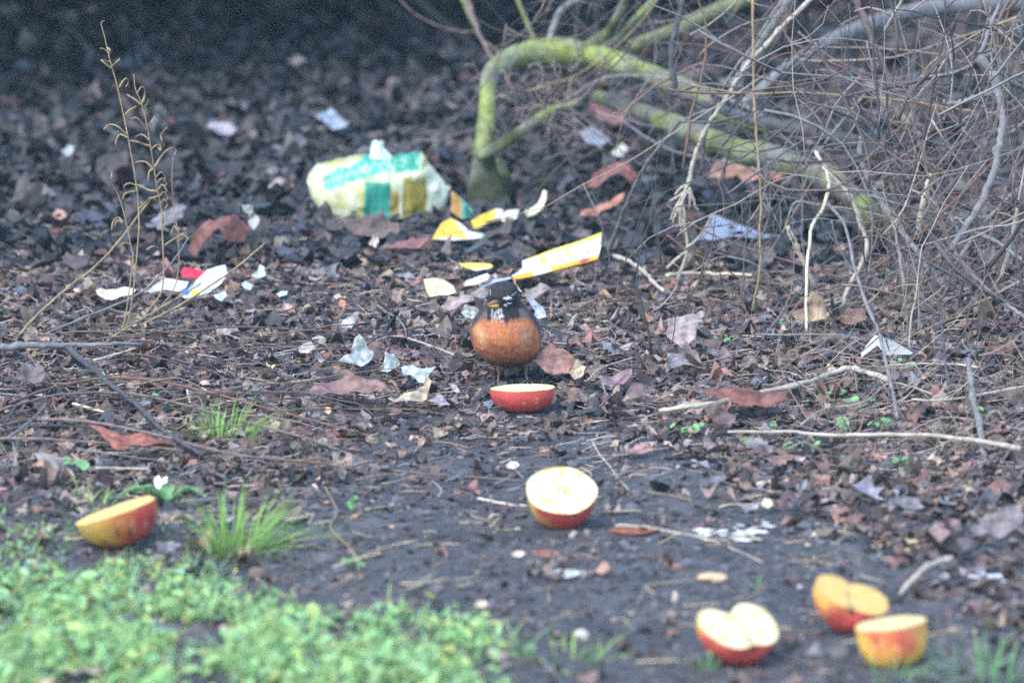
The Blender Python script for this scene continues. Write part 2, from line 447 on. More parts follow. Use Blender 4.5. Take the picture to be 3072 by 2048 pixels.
N3 = lambda x, y, z, s, o: noise.noise(Vector((x*s, y*s, z*s+o)))
def sk(red_dir, amt, o, lowy=0):
    d = Vector(red_dir).normalized()
    def f(x, y, z):
        k = (x*d.x+y*d.y+z*d.z)*.75+amt+.38*N3(x, y, z, 2.2, o)+.2*N3(x*3, y*3, z*.6, 3, o+5)
        c = mixc(mixc(YEL, ORANGE, k*2.2), RED, (k-.35)*2.6)
        if N3(x, y, z, 17, o) > .5: c = mixc(c, (.66, .5, .25), .5)
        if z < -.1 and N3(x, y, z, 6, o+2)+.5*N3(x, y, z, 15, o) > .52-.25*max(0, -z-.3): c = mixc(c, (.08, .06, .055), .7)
        return c
    return f
def fl(base, star, o, spots=.5, edge=(.6, .5, .16)):
    def f(x, y, r):
        c = base; k = N3(x, y, 0, 4, o)
        c = mixc(c, (.56, .40, .13), max(0, k+.6*N3(x, y, 3, 9, o)-.02)*spots*3.0)
        d = math.hypot(x, y); a = math.atan2(y, x)
        if star == 'star': c = mixc(c, (.46, .46, .18), .7*math.exp(-(d/(.16+.07*math.cos(5*a)))**2))
        elif star == 'core': c = mixc(c, (.5, .44, .17), .6*math.exp(-((abs(math.hypot(x, y*1.3)-.34))/.05)**2)+.45*math.exp(-(y/.05)**2)*(1 if abs(x) < .8 else 0))
        if star == 'core': c = mixc(c, (.10, .06, .03), .9*math.exp(-((x+.60)/.13)**2-(y/.10)**2)+.5*math.exp(-((x-.25)/.10)**2-(y/.035)**2))
        if r > .96: c = mixc(c, edge, .6)
        return c
    return f
half_apple("red apple half pecked flat on top, right in front of the bird", 'eq', -1.5, -1.5, 40, (1, 770, 1325, 1393), sk((0, 0, 1), 1.15, 3), fl(CREAM, 'star', 2, .3),
           zc=.004, squash=.8, bottom=.82, sink=.002, dents=[(.55, .40, .16, .005), (.3, .55, .12, .004), (.0, .3, .3, .002)], seeds=False)
half_apple("apple half standing tipped with its round white cut face and seed star showing", 'eq', 33, 1, 10, (10, 512, 1120, 1398), sk((.75, -.5, .35), .62, 9), fl((.66, .63, .46), 'star', 5, .9),
           zc=.0, squash=.9, bottom=1.28)
half_apple("pecked orange apple piece with yellowed flesh between two grass tufts on the left", 'long', -2, -19, 12, (8, 470, 992, 722), sk((.9, -.1, -.35), .24, 14), fl(TAN, 'none', 7, .9, (.7, .4, .1)),
           zc=-.010, stem=.2, bottom=.95, dents=[(.1, .2, .4, .004), (-.6, .3, .2, .005), (.45, -.1, .25, .003), (-.2, -.3, .2, .003)], seeds=False)
half_apple("heart-shaped apple half with bright white cut face, lying bottom right", 'long', 25, 12, 122, (9, 380, 872, 800), sk((-.6, -.35, -.45), .66, 21), fl((.64, .60, .38), 'core', 9, .6),
           zc=0, stem=.52, sink=.003, dents=[(.1, 0, .1, .002)])
half_apple("yellowed apple half with dark flower end facing out, behind the other two bottom right", 'long', 15, 19, 94, (9, 1080, 1535, 610), sk((.1, -.55, -.3), .78, 27), fl((.56, .37, .10), 'core', 11, .9, (.42, .2, .05)),
           zc=0, stem=.24, crease=.0018, dents=[(.2, 0, .16, .002)])
half_apple("upright orange and yellow apple half with a flat level cut, bottom right edge", 'eq', 0, -7, 70, (9, 1335, 1770, 812), sk((-.5, -.3, .25), -.08, 33), fl((.62, .53, .24), 'none', 13, .7),
           zc=.004, squash=.95, bottom=1.12, sink=.004, seeds=False, p=3.2)

# ------------------------------------------------------------ the bird
def bird():
    fx, fy = px(1, (905, 1150)); base = gp(fx, fy); k = .3507*mpp(base.y); B = np.array(base[:])
    T = [(252, 868, 905, -.012, -.005), (262, 815, 955, -.019, .003), (278, 785, 988, -.024, .009), (300, 768, 1003, -.027, .013), (350, 757, 1012, -.030, .017), (400, 752, 1022, -.0305, .019),
         (445, 745, 1036, -.028, .022), (480, 722, 1078, -.0285, .027), (520, 672, 1122, -.034, .034), (560, 645, 1150, -.040, .042), (600, 629, 1168, -.044, .05),
         (650, 611, 1187, -.047, .06), (700, 602, 1202, -.0485, .068), (760, 605, 1209, -.0475, .075), (820, 619, 1207, -.044, .078), (880, 648, 1194, -.038, .075),
         (930, 688, 1160, -.031, .066), (968, 748, 1112, -.02, .052), (992, 815, 1055, -.008, .035), (1002, 880, 980, .004, .02)]
    T = np.array(T, dtype=float); NR, NS = 110, 132
    tt = np.linspace(0, len(T)-1, NR); D = np.stack([np.interp(tt, np.arange(len(T)), T[:, i]) for i in range(5)], 1)
    for _ in range(2): D[1:-1] = (D[:-2]+2*D[1:-1]+D[2:])/4
    V, C = [], []
    slate, slate2, brown = (.011, .013, .018), (.024, .025, .030), (.075, .068, .066)
    orange, rust, pale, white = (.38, .135, .06), (.26, .085, .042), (.58, .36, .18), (.46, .46, .46)
    for (cy, l, r, yf, yb) in D:
        for j in range(NS):
            a = 2*math.pi*j/NS; sx, sy = math.sin(a), -math.cos(a)
            e = .92; px_ = math.copysign(abs(sx)**e, sx); py_ = math.copysign(abs(sy)**e, sy)
            X = ((l+r)/2-905+px_*(r-l)/2)*k; Y = (yf+yb)/2+py_*(yb-yf)/2; Z = (1150-cy)*k
            q = Vector((X*130, Y*130, Z*60)); fl_ = noise.noise(q)*.0007+noise.noise(q*2.7)*.0005
            if cy > 500: fl_ *= 1.5
            X += px_*fl_; Y += py_*fl_
            V.append((X, Y, Z))
            cx = 905+X/k; n1 = noise.noise(Vector((cx*.012, cy*.012, 4))); n2 = noise.noise(Vector((cx*.05, cy*.022, 9))); n3 = noise.noise(Vector((cx*.11, cy*.05, 2)))
            front = sy < .25
            edge = 552+12*n2+6*n3+30*math.exp(-((cx-912)/22)**2)+16*math.exp(-((cx-755)/20)**2)+.0052*max(0, abs(cx-900)-150)**2
            if not front: c = mixc(brown, slate2, .5+.5*n2)
            else:
                c = mixc(orange, rust, .35+.9*n1+.5*n2)
                c = mixc(c, pale, .75*math.exp(-((cx-692-(cy-680)*.25)/42)**2-((cy-690)/75)**2)*(1+n2))
                c = mixc(c, (.34, .25, .2), .7*math.exp(-((cx-1075)/50)**2-((cy-690)/80)**2)*(.6+n2))
                c = mixc(c, (.6, .33, .15), max(0, n3*1.2-.25))
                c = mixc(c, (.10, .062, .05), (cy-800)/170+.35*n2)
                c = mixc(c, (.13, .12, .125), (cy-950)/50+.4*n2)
                if abs(sx) > .93 and cy < 800: c = mixc(c, brown, .6)
                cA = c
                c = mixc(slate, slate2, .5+n2)
                if cy < 360: c = mixc(c, (.042, .040, .041), .5+.5*n3)
                if cy > 470 and (cx > 1012+(cy-470)*.25 or cx < 745): c = mixc(c, (.105, .095, .09), .8+.5*n2)
                if abs(sx) > .86: c = mixc(c, (.035, .034, .037), .75)
                if cy > 452 and 775+10*n3 < cx < 888-(560-cy)*.15+14*n3:
                    st = math.sin((cx+22*n2)*.26+(cy)*.03)
                    c = mixc((.03, .03, .034), white, (.42+st*.42+n3*.35)*min(1, (cy-452)/22)*min(1, max(0, (cx-765)/20))*min(1, max(0, (900-cx)/20)))
                if math.hypot((cx-914)/34, (cy-372+(cx-914)*.12)/13) < 1+.3*n3: c = white
                if math.hypot((cx-903)/17, (cy-431)/11) < 1+.3*n3: c = (.5, .5, .48)
                if math.hypot((cx-772)/6, (cy-335)/28) < 1: c = (.22, .22, .22)
                if math.hypot((cx-972)/26, (cy-345+(cx-972)*.5)/7) < 1: c = (.28, .28, .28)
                c = mixc(c, cA, (cy-edge)/44+.5+.25*n3)
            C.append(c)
    F = []
    for i in range(NR-1):
        for j in range(NS):
            a = i*NS+j; b = i*NS+(j+1) % NS; F.append((a, a+NS, b+NS, b))
    F.append(tuple(range(NS))); F.append(tuple(range((NR-1)*NS, NR*NS))[::-1])
    M['plumage'] = am("plumage", .85, 420, .72, 1.25, .7, .0012, .15, (1, 1, .35))
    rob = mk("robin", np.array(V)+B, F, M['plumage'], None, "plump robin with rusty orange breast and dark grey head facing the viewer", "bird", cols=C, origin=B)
    def w(x, y, z): return Vector((B[0]+x, B[1]+y, B[2]+z))
    def W(cx, cy, y): return w((cx-905)*k, y, (1150-cy)*k)
    CLEAR.append((B[0], B[1]-.03, .05)); CLEAR.append((B[0], B[1]+.04, .04))
    # beak
    hd = Vector((-.88, -.46, -.06)).normalized()
    b0 = W(838, 420, -.0265)
    def beak(name, off, mat, r0, L, droop):
        P = [b0+off, b0+off+hd*L*.4, b0+off+hd*L*.8+Vector((0, 0, -droop*.5)), b0+off+hd*L+Vector((0, 0, -droop))]
        V, F = tube(P, [r0, r0*.78, r0*.42, r0*.08], 10); return mk(name, [v[:] for v in V], F, mat, rob)
    m1 = pm("beak_dark", (.10, .065, .03), (.2, .12, .04), 200, .4, .1, .0002, .45); m2 = pm("beak_yellow", (.5, .27, .06), (.68, .4, .10), 200, .45, .1, .0002, .45)
    beak("upper_beak", Vector((0, 0, .0012)), m1, .0042, .015, .0022); beak("lower_beak", Vector((0, -.0004, -.0018)), m2, .0036, .0128, -.0002)
    # eyes
    def ball(name, c, r, mat, squash=(1, 1, 1), parent=rob):
        bm = bmesh.new(); bmesh.ops.create_uvsphere(bm, u_segments=16, v_segments=10, radius=r)
        V = np.array([v.co[:] for v in bm.verts])*np.array(squash)+np.array(c[:]); F = [[v.index for v in f.verts] for f in bm.faces]; bm.free()
        return mk(name, V, F, mat, parent)
    me_, t_, b_ = nodes("eye_black"); b_.inputs["Base Color"].default_value = (.006, .005, .005, 1); b_.inputs["Roughness"].default_value = .08
    def sy(cx, cy):  # depth of the body's front surface there
        i = np.argmin(np.abs(D[:, 0]-cy)); l, r, yf, yb = D[i, 1:]; s = max(-1, min(1, (cx-(l+r)/2)/((r-l)/2))); return (yf+yb)/2-math.sqrt(1-s*s)*(yb-yf)/2
    ring = pm("eye_ring", (.5, .5, .48), (.7, .7, .68), 300, .8, .2, .0003)
    for (cx, cy) in ((938, 398), (753, 388)):
        ball("eye", W(cx, cy, sy(cx, cy)+.0012), .0027, me_)
        if cx < 800: continue
        V, F = [], []
        for (a0, a1) in ((25, 150), (215, 320)):
            pts = []
            for q in range(7):
                a = math.radians(a0+(a1-a0)*q/6); x_, y_ = cx+26*math.cos(a), cy-23*math.sin(a); pts.append(W(x_, y_, sy(x_, y_)-.0002))
            tube(pts, [.0003, .0007, .0008, .0008, .0008, .0007, .0003], 6, 0, V, F)
        mk("eye_ring", [v[:] for v in V], F, ring, rob)
    # wings folded along the flanks, tail behind
    wm = am("wing_feathers", .8, 200, .7, 1.25, .6, .0012, .2, (1, .25, 1))
    for s in (-1, 1):
        V, F, C = [], [], []
        nu, nv = 30, 18
        for i in range(nu+1):
            u = i/nu
            for j in range(nv+1):
                a = math.pi*(j/nv-.5); hh = .024*math.sin(math.pi*min(1, .12+u*.9))**.6*(1-.45*u)
                x = s*(.0345+.0088*math.cos(a)*math.sin(math.pi*min(1, .08+.92*u))**.5-.017*u*u); y = -.006+.112*u; z = .064-.022*u+hh*math.sin(a)
                V.append((B[0]+x-.000*s, B[1]+y, B[2]+z)); st = noise.noise(Vector((j*.9, u*3, s)))
                C.append(mixc((.045, .045, .05), (.16, .145, .135), .45+st+.3*(j % 3 == 0)))
        for i in range(nu):
            for j in range(nv): a = i*(nv+1)+j; F.append((a, a+1, a+nv+2, a+nv+1))
        o = mk("wing", V, F, wm, rob, cols=C)
    V, F, C = [], [], []
    for q in range(6):
        b = len(V); x0 = (q-2.5)*.0035; x1 = (q-2.5)*.0085
        for i in range(7):
            u = i/6
            for j in (-1, 0, 1): V.append((B[0]+x0+(x1-x0)*u+j*.0055*(.6+.4*u), B[1]+.065+.075*u, B[2]+.038-.03*u+.0008*q-abs(j)*.0006)); C.append((.05, .05, .055))
        for i in range(6):
            for j in range(2): a = b+i*3+j; F.append((a, a+1, a+4, a+3))
    mk("tail", V, F, wm, rob, cols=C)
    lm = pm("bird_leg", (.16, .12, .10), (.26, .2, .16), 300, .6, .3, .0003)
    for (cx, cyt, gx) in ((850, 975, 838), (1072, 960, 1092)):
        top = W(cx, cyt, .012); kn = W(cx*.6+gx*.4, 1075, .018); ft = W(gx, 1150, .006); ft.z = hgt(ft.x, ft.y)+.0022
        V, F = tube([top, top*.5+kn*.5, kn, ft], [.0042, .0026, .0015, .0014], 8)
        for a in (-35, 0, 35, 180):
            d = Vector((math.sin(math.radians(a)), -math.cos(math.radians(a)), 0)); e_ = ft+d*.017; e_.z = hgt(e_.x, e_.y)+.0012
            tube([ft, ft.lerp(e_, .5)+Vector((0, 0, .0015)), e_, e_+d*.004-Vector((0, 0, .001))], [.0013, .0012, .001, .0003], 6, 0, V, F)
        mk("leg", [v[:] for v in V], F, lm, rob)
bird()
# ------------------------------------------------------------ litter somebody dropped
def bag():
    k = .4677*mpp(gp(*px(3, (700, 715))).y); base = gp(*px(3, (715, 690))); B = np.array(base[:])
    up = [(252, 425), (262, 380), (310, 322), (400, 300), (470, 285), (540, 272), (620, 262), (680, 262), (740, 262), (800, 268), (860, 248), (930, 240), (990, 238), (1030, 300), (1085, 350), (1140, 410), (1185, 470)]
    lo = [(252, 425), (270, 510), (310, 590), (360, 640), (460, 690), (600, 700), (740, 720), (870, 740), (960, 735), (1060, 700), (1130, 620), (1185, 470)]
    ux, uy = zip(*up); lx, ly = zip(*lo)
    NU, NA = 96, 72; V, C, F = [], [], []
    WH, GR, OL, YE = (.50, .55, .34), (.04, .29, .21), (.25, .20, .04), (.44, .43, .13)
    for i in range(NU+1):
        cx = 252+(1185-252)*i/NU; t = np.interp(cx, ux, uy); b = np.interp(cx, lx, ly); e = math.sin(math.pi*max(.02, min(.98, i/NU)))**.45
        for j in range(NA):
            a = 2*math.pi*j/NA; ca, sa = math.cos(a), math.sin(a)
            f = .62; sz = math.copysign(abs(sa)**f, sa); sy = math.copysign(abs(ca)**f, ca)
            cyp = (t+b)/2-sz*(b-t)/2; dep = sy*.055*e
            # front face: lower part leans out
            x = (cx-715)*k; z = (690-cyp)*k; y = dep+.03
            q = Vector((x*22, y*22, z*22)); d = noise.noise(q)*.006+abs(noise.noise(q*2.3))*.006-.002+noise.noise(q*6)*.0015
            x += d*.4; y += d*sy; z += d*sz*.6
            V.append((B[0]+x, B[1]+y, B[2]+z))
            n = noise.noise(Vector((cx*.012, cyp*.012, 3))); n2 = noise.noise(Vector((cx*.05, cyp*.08, 7)))
            # printed panels
            u = cx; v = cyp-(t-262)*.4+10*n
            band = 395-(u-380)*.30
            c = WH
            if u > 360:
                if u < 780 and abs(v-band) < 52+8*n: c = mixc(GR, WH, .75) if (abs(v-band+6*n2) < 20 and math.sin(u*.21)+.6*math.sin(u*.13+v*.15) > .45) else mixc(GR, (.08, .42, .34), .5+n)
                elif u < 700 and v < band-40: c = mixc(WH, YE, .55 if n > -.1 else .15)
                elif 790 < u < 990 and v < 345: c = GR if n2 < .3 else mixc(GR, WH, .6)
                elif 630 < u < 800 and v > 395: c = mixc(GR, (.04, .25, .2), .4+n)
                elif 790 < u < 862 and v > 450: c = mixc(OL, (.3, .2, .06), .3+n)
                elif 880 < u < 1035 and v > 390+10*n: c = mixc(OL, YE, .5 if (math.sin(cx*.30) > .3 and math.sin(cyp*.22) > .2) else .05)
                elif u > 1035: c = (.46, .52, .40)
                elif u < 630 and v > band+48: c = mixc(YE, (.55, .58, .45), .5+n) if u > 480 else (WH if n > 0 else mixc(WH, OL, .4))
                elif 862 <= u <= 880 and v > 400: c = (.46, .5, .38)
            if cyp > 640: c = mixc(c, (.32, .26, .22), (cyp-640)/110*(.6+n2))
            C.append(c)
    for i in range(NU):
        for j in range(NA): a = i*NA+j; b = i*NA+(j+1) % NA; F.append((a, b, b+NA, a+NA))
    F.append(tuple(range(NA))[::-1]); F.append(tuple(NU*NA+j for j in range(NA)))
    M['plastic'] = am("crinkled_plastic", .32, 70, .86, 1.1, .5, .003, .5)
    o = mk("plastic_bag", V, F, M['plastic'], None, "stuffed crumpled plastic bag printed green, white and mustard, beside the mossy stump", "plastic bag", cols=C, origin=B)
    # twisted tuft on top
    V, F, C = [], [], []
    for i in range(15):
        u = i/14
        for j in range(22):
            a = 2*math.pi*j/22; r = (.012*(1-u)+.0028+.004*math.sin(a*4+u*5)+.004*u*math.sin(a*3))*(1 if u < .97 else .5)
            cx = 735-20*u; cy = 285-118*u
            V.append((B[0]+(cx-715)*k+r*math.cos(a), B[1]+.02+r*math.sin(a)*.6, B[2]+(690-cy)*k+.003*math.sin(a*3))); C.append((.5, .58, .52))
    for i in range(14):
        for j in range(22): a = i*22+j; b = i*22+(j+1) % 22; F.append((a, b, b+22, a+22))
    F.append(tuple(14*22+j for j in range(22)))
    mk("twisted_tuft", V, F, M['plastic'], o, cols=C)
bag()
M['paper'] = am("printed_paper", .55, 120, .88, 1.08, .3, .001, .4)
M['tissue'] = am("damp_tissue", .9, 70, .6, 1.15, .8, .003, .1)
Wt = (.44, .47, .42); Yl = (.50, .37, .04); Tl = (.03, .22, .2); Ol = (.5, .38, .06)
scrap("torn_wrapper", "mustard and white torn wrapper flap with a pale lower edge, right of the bag", "wrapper", 3, [(1060, 790), (1120, 690), (1180, 655), (1240, 680), (1300, 730), (1400, 765), (1380, 790), (1200, 815)], 'paper', 38, .006, (0, .25),
      cols=lambda u, v: (.45, .45, .55) if v < .13 else (Wt if u+v*.3 > .72 else mixc(Ol, Yl, .5+noise.noise(Vector((u*6, v*6, 2))))))
scrap("torn_wrapper", "yellow torn wrapper strip lying under the stump", "wrapper", 3, [(1310, 680), (1370, 630), (1470, 595), (1520, 600), (1500, 650), (1420, 680), (1380, 720), (1330, 730)], 'paper', 35, .005, (.1, .2),
      cols=lambda u, v: Yl if u < .75 else Wt)
scrap("torn_wrapper", "brown and teal end of a wrapper tucked between bag and stump", "wrapper", 3, [(1185, 480), (1260, 530), (1320, 590), (1320, 650), (1250, 660), (1180, 610)], 'paper', 60, .006, (.2, .2),
      cols=lambda u, v: Tl if u > .5 and v < .75 else (.35, .2, .05))
scrap("paper_scrap", "white paper scrap on leaves below the stump", "paper scrap", 3, [(1500, 630), (1540, 605), (1620, 605), (1610, 650), (1540, 690), (1505, 660)], 'paper', 40, .005, (.1, .1), cols=flat(Wt, .05))
scrap("curled_rind", "curved cream rind hanging below a thin grey twig", "rind", 4, [(962, 1280), (985, 1290), (985, 1340), (960, 1400), (900, 1450), (850, 1462), (838, 1425), (880, 1400), (925, 1370), (950, 1320)], 'paper', 62, .004, (.3, .1), .0025, flat((.56, .55, .38), .1))
def carton():
    # flattened snack carton standing on its long edge
    Q = [(1145, 480), (1400, 375), (1700, 285), (2010, 185), (2000, 330), (1970, 462), (1700, 535), (1450, 602), (1250, 655), (1080, 690), (1040, 645), (1150, 560)]
    def cf(u, v):
        n = noise.noise(Vector((u*9, v*5, 4))); s = u*.95
        if v < .055+.44*u*0+.0: pass
        lo, hi = .0+.50*u*0, 1
        c = mixc((.58, .60, .56), (.36, .37, .37), max(0, n*1.6-.1)); n5 = noise.noise(Vector((u*40, v*26, 9)))
        if n5 > .28: c = (.22, .23, .27)
        # v runs along the slope: rows of print follow the long edges
        top = .42+.58*u; bot = -.02+.46*u+.0; w = (v-bot)/max(.05, top-bot)
        if w > .86: c = (.6, .5, .05)
        elif w < .20 and u > .42: c = (.58, .33, .02) if not .76 < u < .85 else (.55, .01, .03)
        elif w < .2 and u < .24: c = (.58, .32, .02)
        elif .35 < w < .8 and .42 < u < .58: c = (.42, .44, .46) if n > -.2 else c
        elif .45 < w < .75 and (.30 < u < .38 or .60 < u < .65): c = (.62, .45, .06)
        elif .5 < w < .72 and u > .68 and math.sin(u*90) > .2: c = (.5, .42, .55)
        elif n > .3 and u < .45: c = (.35, .36, .3)
        return c
    o = scrap("flattened_carton", "flattened white and yellow snack carton lying slanted behind the bird", "carton", 14, Q, 'paper', 52, .003, (.05, .1), .004, cf, step=.0025, freq=30)
    return o
carton()
scrap("wrapper_strip", "yellow and white wrapper strip under the carton's lower corner", "wrapper", 14, [(1030, 640), (1100, 615), (1250, 600), (1275, 640), (1180, 675), (1050, 692)], 'paper', 30, .002, cols=lambda u, v: (.5, .48, .36) if v > .6 else (.56, .3, .02))
scrap("paper_scrap", "pale wrapper tongue with an orange tip just left above the bird's head", "wrapper", 14, [(500, 745), (560, 690), (680, 640), (770, 625), (795, 660), (770, 700), (650, 740), (520, 775)], 'paper', 28, .003, (.1, .1), cols=lambda u, v: (.5, .25, .04) if u < .1 else (.48, .55, .52))
scrap("paper_scrap", "blue-grey paper strip touching the bird's head behind", "paper scrap", 14, [(780, 700), (860, 670), (1030, 645), (1030, 665), (860, 715), (700, 765), (690, 745)], 'paper', 25, .002, cols=flat((.30, .35, .43), .12))
scrap("wrapper_strip", "short bright yellow wrapper strip on the leaves above left of the bird", "wrapper", 14, [(450, 520), (560, 495), (800, 515), (835, 545), (800, 575), (640, 585), (520, 545)], 'paper', 28, .003, (.1, 0), cols=lambda u, v: (.56, .44, .09) if v > .35 else (.5, .47, .34))
scrap("ribbed_card", "cream fan-shaped ribbed piece of card left of the bird's head", "card", 14, [(72, 690), (200, 668), (290, 680), (400, 750), (430, 830), (330, 850), (240, 850), (140, 880), (100, 790)], 'paper', 55, .003, (.15, .1), .0015,
      lambda u, v: mixc((.50, .45, .31), (.33, .28, .19), .6 if math.sin(v*38-u*4) > .5 else 0))
scrap("paper_scrap", "lacy cream paper scrap lying furthest left of the litter", "paper scrap", 15, [(300, 600), (340, 560), (470, 555), (640, 560), (700, 580), (640, 640), (500, 690), (390, 680), (310, 640)], 'paper', 32, .008, (.1, .1), cols=lambda u, v: mixc((.62, .58, .44), (.2, .15, .13), 1.4*noise.noise(Vector((u*9, v*6, 1)))), jag=.0012)
scrap("paper_scrap", "clean white folded paper scrap behind the dry weed stalks", "paper scrap", 15, [(820, 600), (880, 530), (1000, 470), (1150, 475), (1235, 500), (1200, 570), (1130, 600), (1000, 570), (900, 600), (840, 635)], 'paper', 40, .004, (.2, .2), cols=flat((.42, .45, .45), .2))
scrap("red_wrapper", "crimson wrapper scrap behind the white paper on the left", "wrapper", 15, [(1150, 400), (1190, 350), (1300, 365), (1400, 385), (1470, 370), (1440, 420), (1370, 455), (1240, 460), (1165, 440)], 'paper', 45, .004, (.2, .1), cols=flat((.5, .012, .05), .2), lift=.014)
scrap("crisp_packet", "pale blue crumpled packet with blue and yellow print on its corner", "packet", 15, [(1140, 670), (1190, 590), (1300, 490), (1420, 410), (1500, 360), (1600, 340), (1620, 420), (1560, 520), (1420, 640), (1330, 660), (1200, 705)], 'paper', 35, .009, (.15, .15),
      cols=lambda u, v: (.06, .16, .55) if u < .22 and .10 < v < .36 else ((.85, .68, .02) if .24 < u < .40 and .08 < v < .36 else mixc((.42, .5, .58), (.56, .6, .6), 2*noise.noise(Vector((u*6, v*7, 3)))+.2)))
for L, pl in (("white paper fleck lying right of the pale blue packet", [(1860, 430), (1920, 390), (1940, 320), (1990, 340), (2010, 430), (1920, 465)]),
              ("small pale blue paper fleck below the white fleck", [(1760, 510), (1800, 480), (1880, 520), (1850, 575), (1790, 555)]),
              ("two-lobed pale blue paper scrap at the packet's lower right", [(1480, 630), (1530, 610), (1600, 595), (1620, 640), (1560, 690), (1500, 660)]),
              ("oval pale blue paper fleck furthest right among the left litter", [(2110, 610), (2160, 585), (2230, 600), (2220, 635), (2140, 640)])):
    scrap("paper_fleck", L, "paper scrap", 15, pl, 'paper', 40, .003, (.2, .2), cols=flat((.34, .41, .43), .2))
for L, pl, c in (("grey-white damp tissue peak, the tallest crumple left of the bird", [(450, 750), (520, 690), (600, 650), (605, 560), (640, 460), (700, 420), (760, 470), (800, 550), (870, 610), (850, 700), (810, 780), (640, 780), (540, 760)], (.33, .37, .38)),
              ("white tissue fold between the tall crumple and the bird's apple", [(1000, 660), (1080, 620), (1140, 680), (1180, 750), (1100, 790), (1030, 880), (950, 850), (980, 760)], (.40, .46, .46)),
              ("last ragged tissue piece nearest the bird's feet on the left", [(1190, 800), (1330, 780), (1440, 840), (1550, 820), (1610, 830), (1520, 890), (1480, 990), (1400, 960), (1300, 890), (1210, 870)], (.38, .45, .47))):
    scrap("crumpled_tissue", L, "tissue", 11, pl, 'tissue', 48, .012, (.2, .3), .001, flat(c, .25), freq=60, jag=.0006)
scrap("plastic_sheet", "flat blue-grey plastic sheet lying behind the thin stems on the right", "plastic sheet", 6, [(180, 240), (270, 110), (420, 150), (560, 195), (690, 230), (560, 225), (380, 225), (280, 260)], 'paper', 15, .004, (.05, .2), cols=flat((.2, .25, .34), .1))
scrap("folded_paper", "grey triangle of folded paper with a white edge at the foot of the thicket", "paper scrap", 6, [(1140, 900), (1225, 790), (1245, 800), (1330, 830), (1450, 895), (1440, 908), (1290, 910), (1240, 850), (1150, 925)], 'paper', 50, .002, cols=lambda u, v: (.46, .5, .48) if u < .4 else (.30, .32, .32))
scrap("teal_scrap", "bright teal plastic scrap caught low behind the thicket", "plastic scrap", 5, [(1215, 955), (1240, 940), (1270, 950), (1265, 980), (1240, 985)], 'paper', 60, .003, cols=flat((.05, .72, .55), .05), Y=10.7)
scrap("teal_scrap", "duller teal plastic scrap just right of the bright one", "plastic scrap", 5, [(1275, 985), (1300, 960), (1350, 945), (1345, 985), (1300, 1000)], 'paper', 60, .003, cols=flat((.03, .38, .36), .1), Y=10.7)

# ------------------------------------------------------------ single leaves that stand out
GL = "dead leaves one can pick out"
def lf(label, c, poly, col, tilt=35, curl=(.25, .4), crumple=.012, jag=.0013, lift=.002):
    def cf(u, v):
        n = noise.noise(Vector((u*5, v*5, col[0]*40))); vein = .7 if abs(v-.5-.15*math.sin(u*2)) < .035 or (math.sin(u*26+abs(v-.5)*16) > .93) else 1
        return tuple(q*(1+.35*n)*vein for q in col)
    return scrap("dead_leaf", label, "dead leaf", c, poly, 'leaf', tilt, crumple, curl, .0004, cf, group=GL, jag=jag, lift=lift)
RB, MV, GY, TN, CR, PK, DK = (.19, .085, .07), (.155, .11, .105), (.20, .195, .215), (.34, .25, .17), (.45, .37, .27), (.27, .15, .125), (.07, .058, .06)
lf("big arching red-brown leaf rising beside the dry weed stalks", 7, [(1080, 300), (1135, 190), (1230, 115), (1400, 92), (1480, 125), (1430, 225), (1340, 250), (1290, 180), (1200, 240), (1150, 330)], RB, 62, (-.9, .2))
lf("grey leaf scrap standing just left of the arching red-brown leaf", 7, [(850, 150), (940, 70), (1040, 40), (1100, 60), (1080, 130), (960, 160), (1000, 220), (920, 200)], GY, 45)
lf("pale grey curled leaf at the right end of the arching red-brown leaf", 7, [(1400, 40), (1490, 50), (1530, 130), (1500, 190), (1470, 150), (1460, 90)], (.35, .37, .38), 60)
lf("large pale mauve leaf with ragged lobes right of the path", 6, [(0, 720), (100, 680), (225, 675), (195, 730), (165, 830), (90, 885), (60, 840), (0, 800)], (.34, .28, .27), 45)
lf("grey leaf lying below the large ragged mauve leaf", 6, [(0, 905), (90, 910), (180, 985), (100, 990), (0, 970)], GY, 30)
lf("long rust-brown leaf lying under the pale slanting stick", 6, [(200, 1150), (450, 1115), (700, 1165), (690, 1215), (450, 1230), (340, 1200)], RB, 25)
lf("mauve lobed leaf below the left end of the pale slanting stick", 6, [(210, 1235), (300, 1215), (410, 1280), (400, 1310), (300, 1335), (280, 1290)], MV, 40)
lf("tan leaf behind the cream stem in the thicket", 6, [(720, 660), (800, 640), (850, 560), (920, 610), (960, 690), (900, 720), (760, 700)], TN, 55)
lf("dark brown leaf right of the cream stem in the thicket", 6, [(1000, 700), (1060, 640), (1170, 660), (1170, 720), (1080, 740)], (.2, .12, .1), 45)
lf("small rust leaf standing in the dark hollow of the thicket", 6, [(1880, 890), (1970, 865), (2010, 880), (1960, 905)], RB, 40)
lf("long brown leaf lying left of the bird's apple", 11, [(0, 1190), (130, 1090), (300, 990), (600, 915), (900, 955), (1150, 1060), (800, 1085), (400, 1150)], (.24, .15, .135), 22, (.1, .4))
lf("curled cream-brown leaf with a bright tip left of the bird's apple", 11, [(1030, 1190), (1300, 1115), (1450, 1030), (1480, 945), (1545, 1010), (1500, 1100), (1430, 1200), (1150, 1275), (1100, 1230)], CR, 42, (.5, .6))
lf("smooth grey leaf right of the curled cream leaf", 11, [(1490, 1180), (1620, 1115), (1770, 1245), (1640, 1268), (1520, 1225)], (.31, .29, .31), 30)
lf("small pale leaf tilted up beside the bird's apple", 11, [(1740, 1000), (1800, 1000), (1890, 1130), (1850, 1140)], (.33, .29, .28), 45)
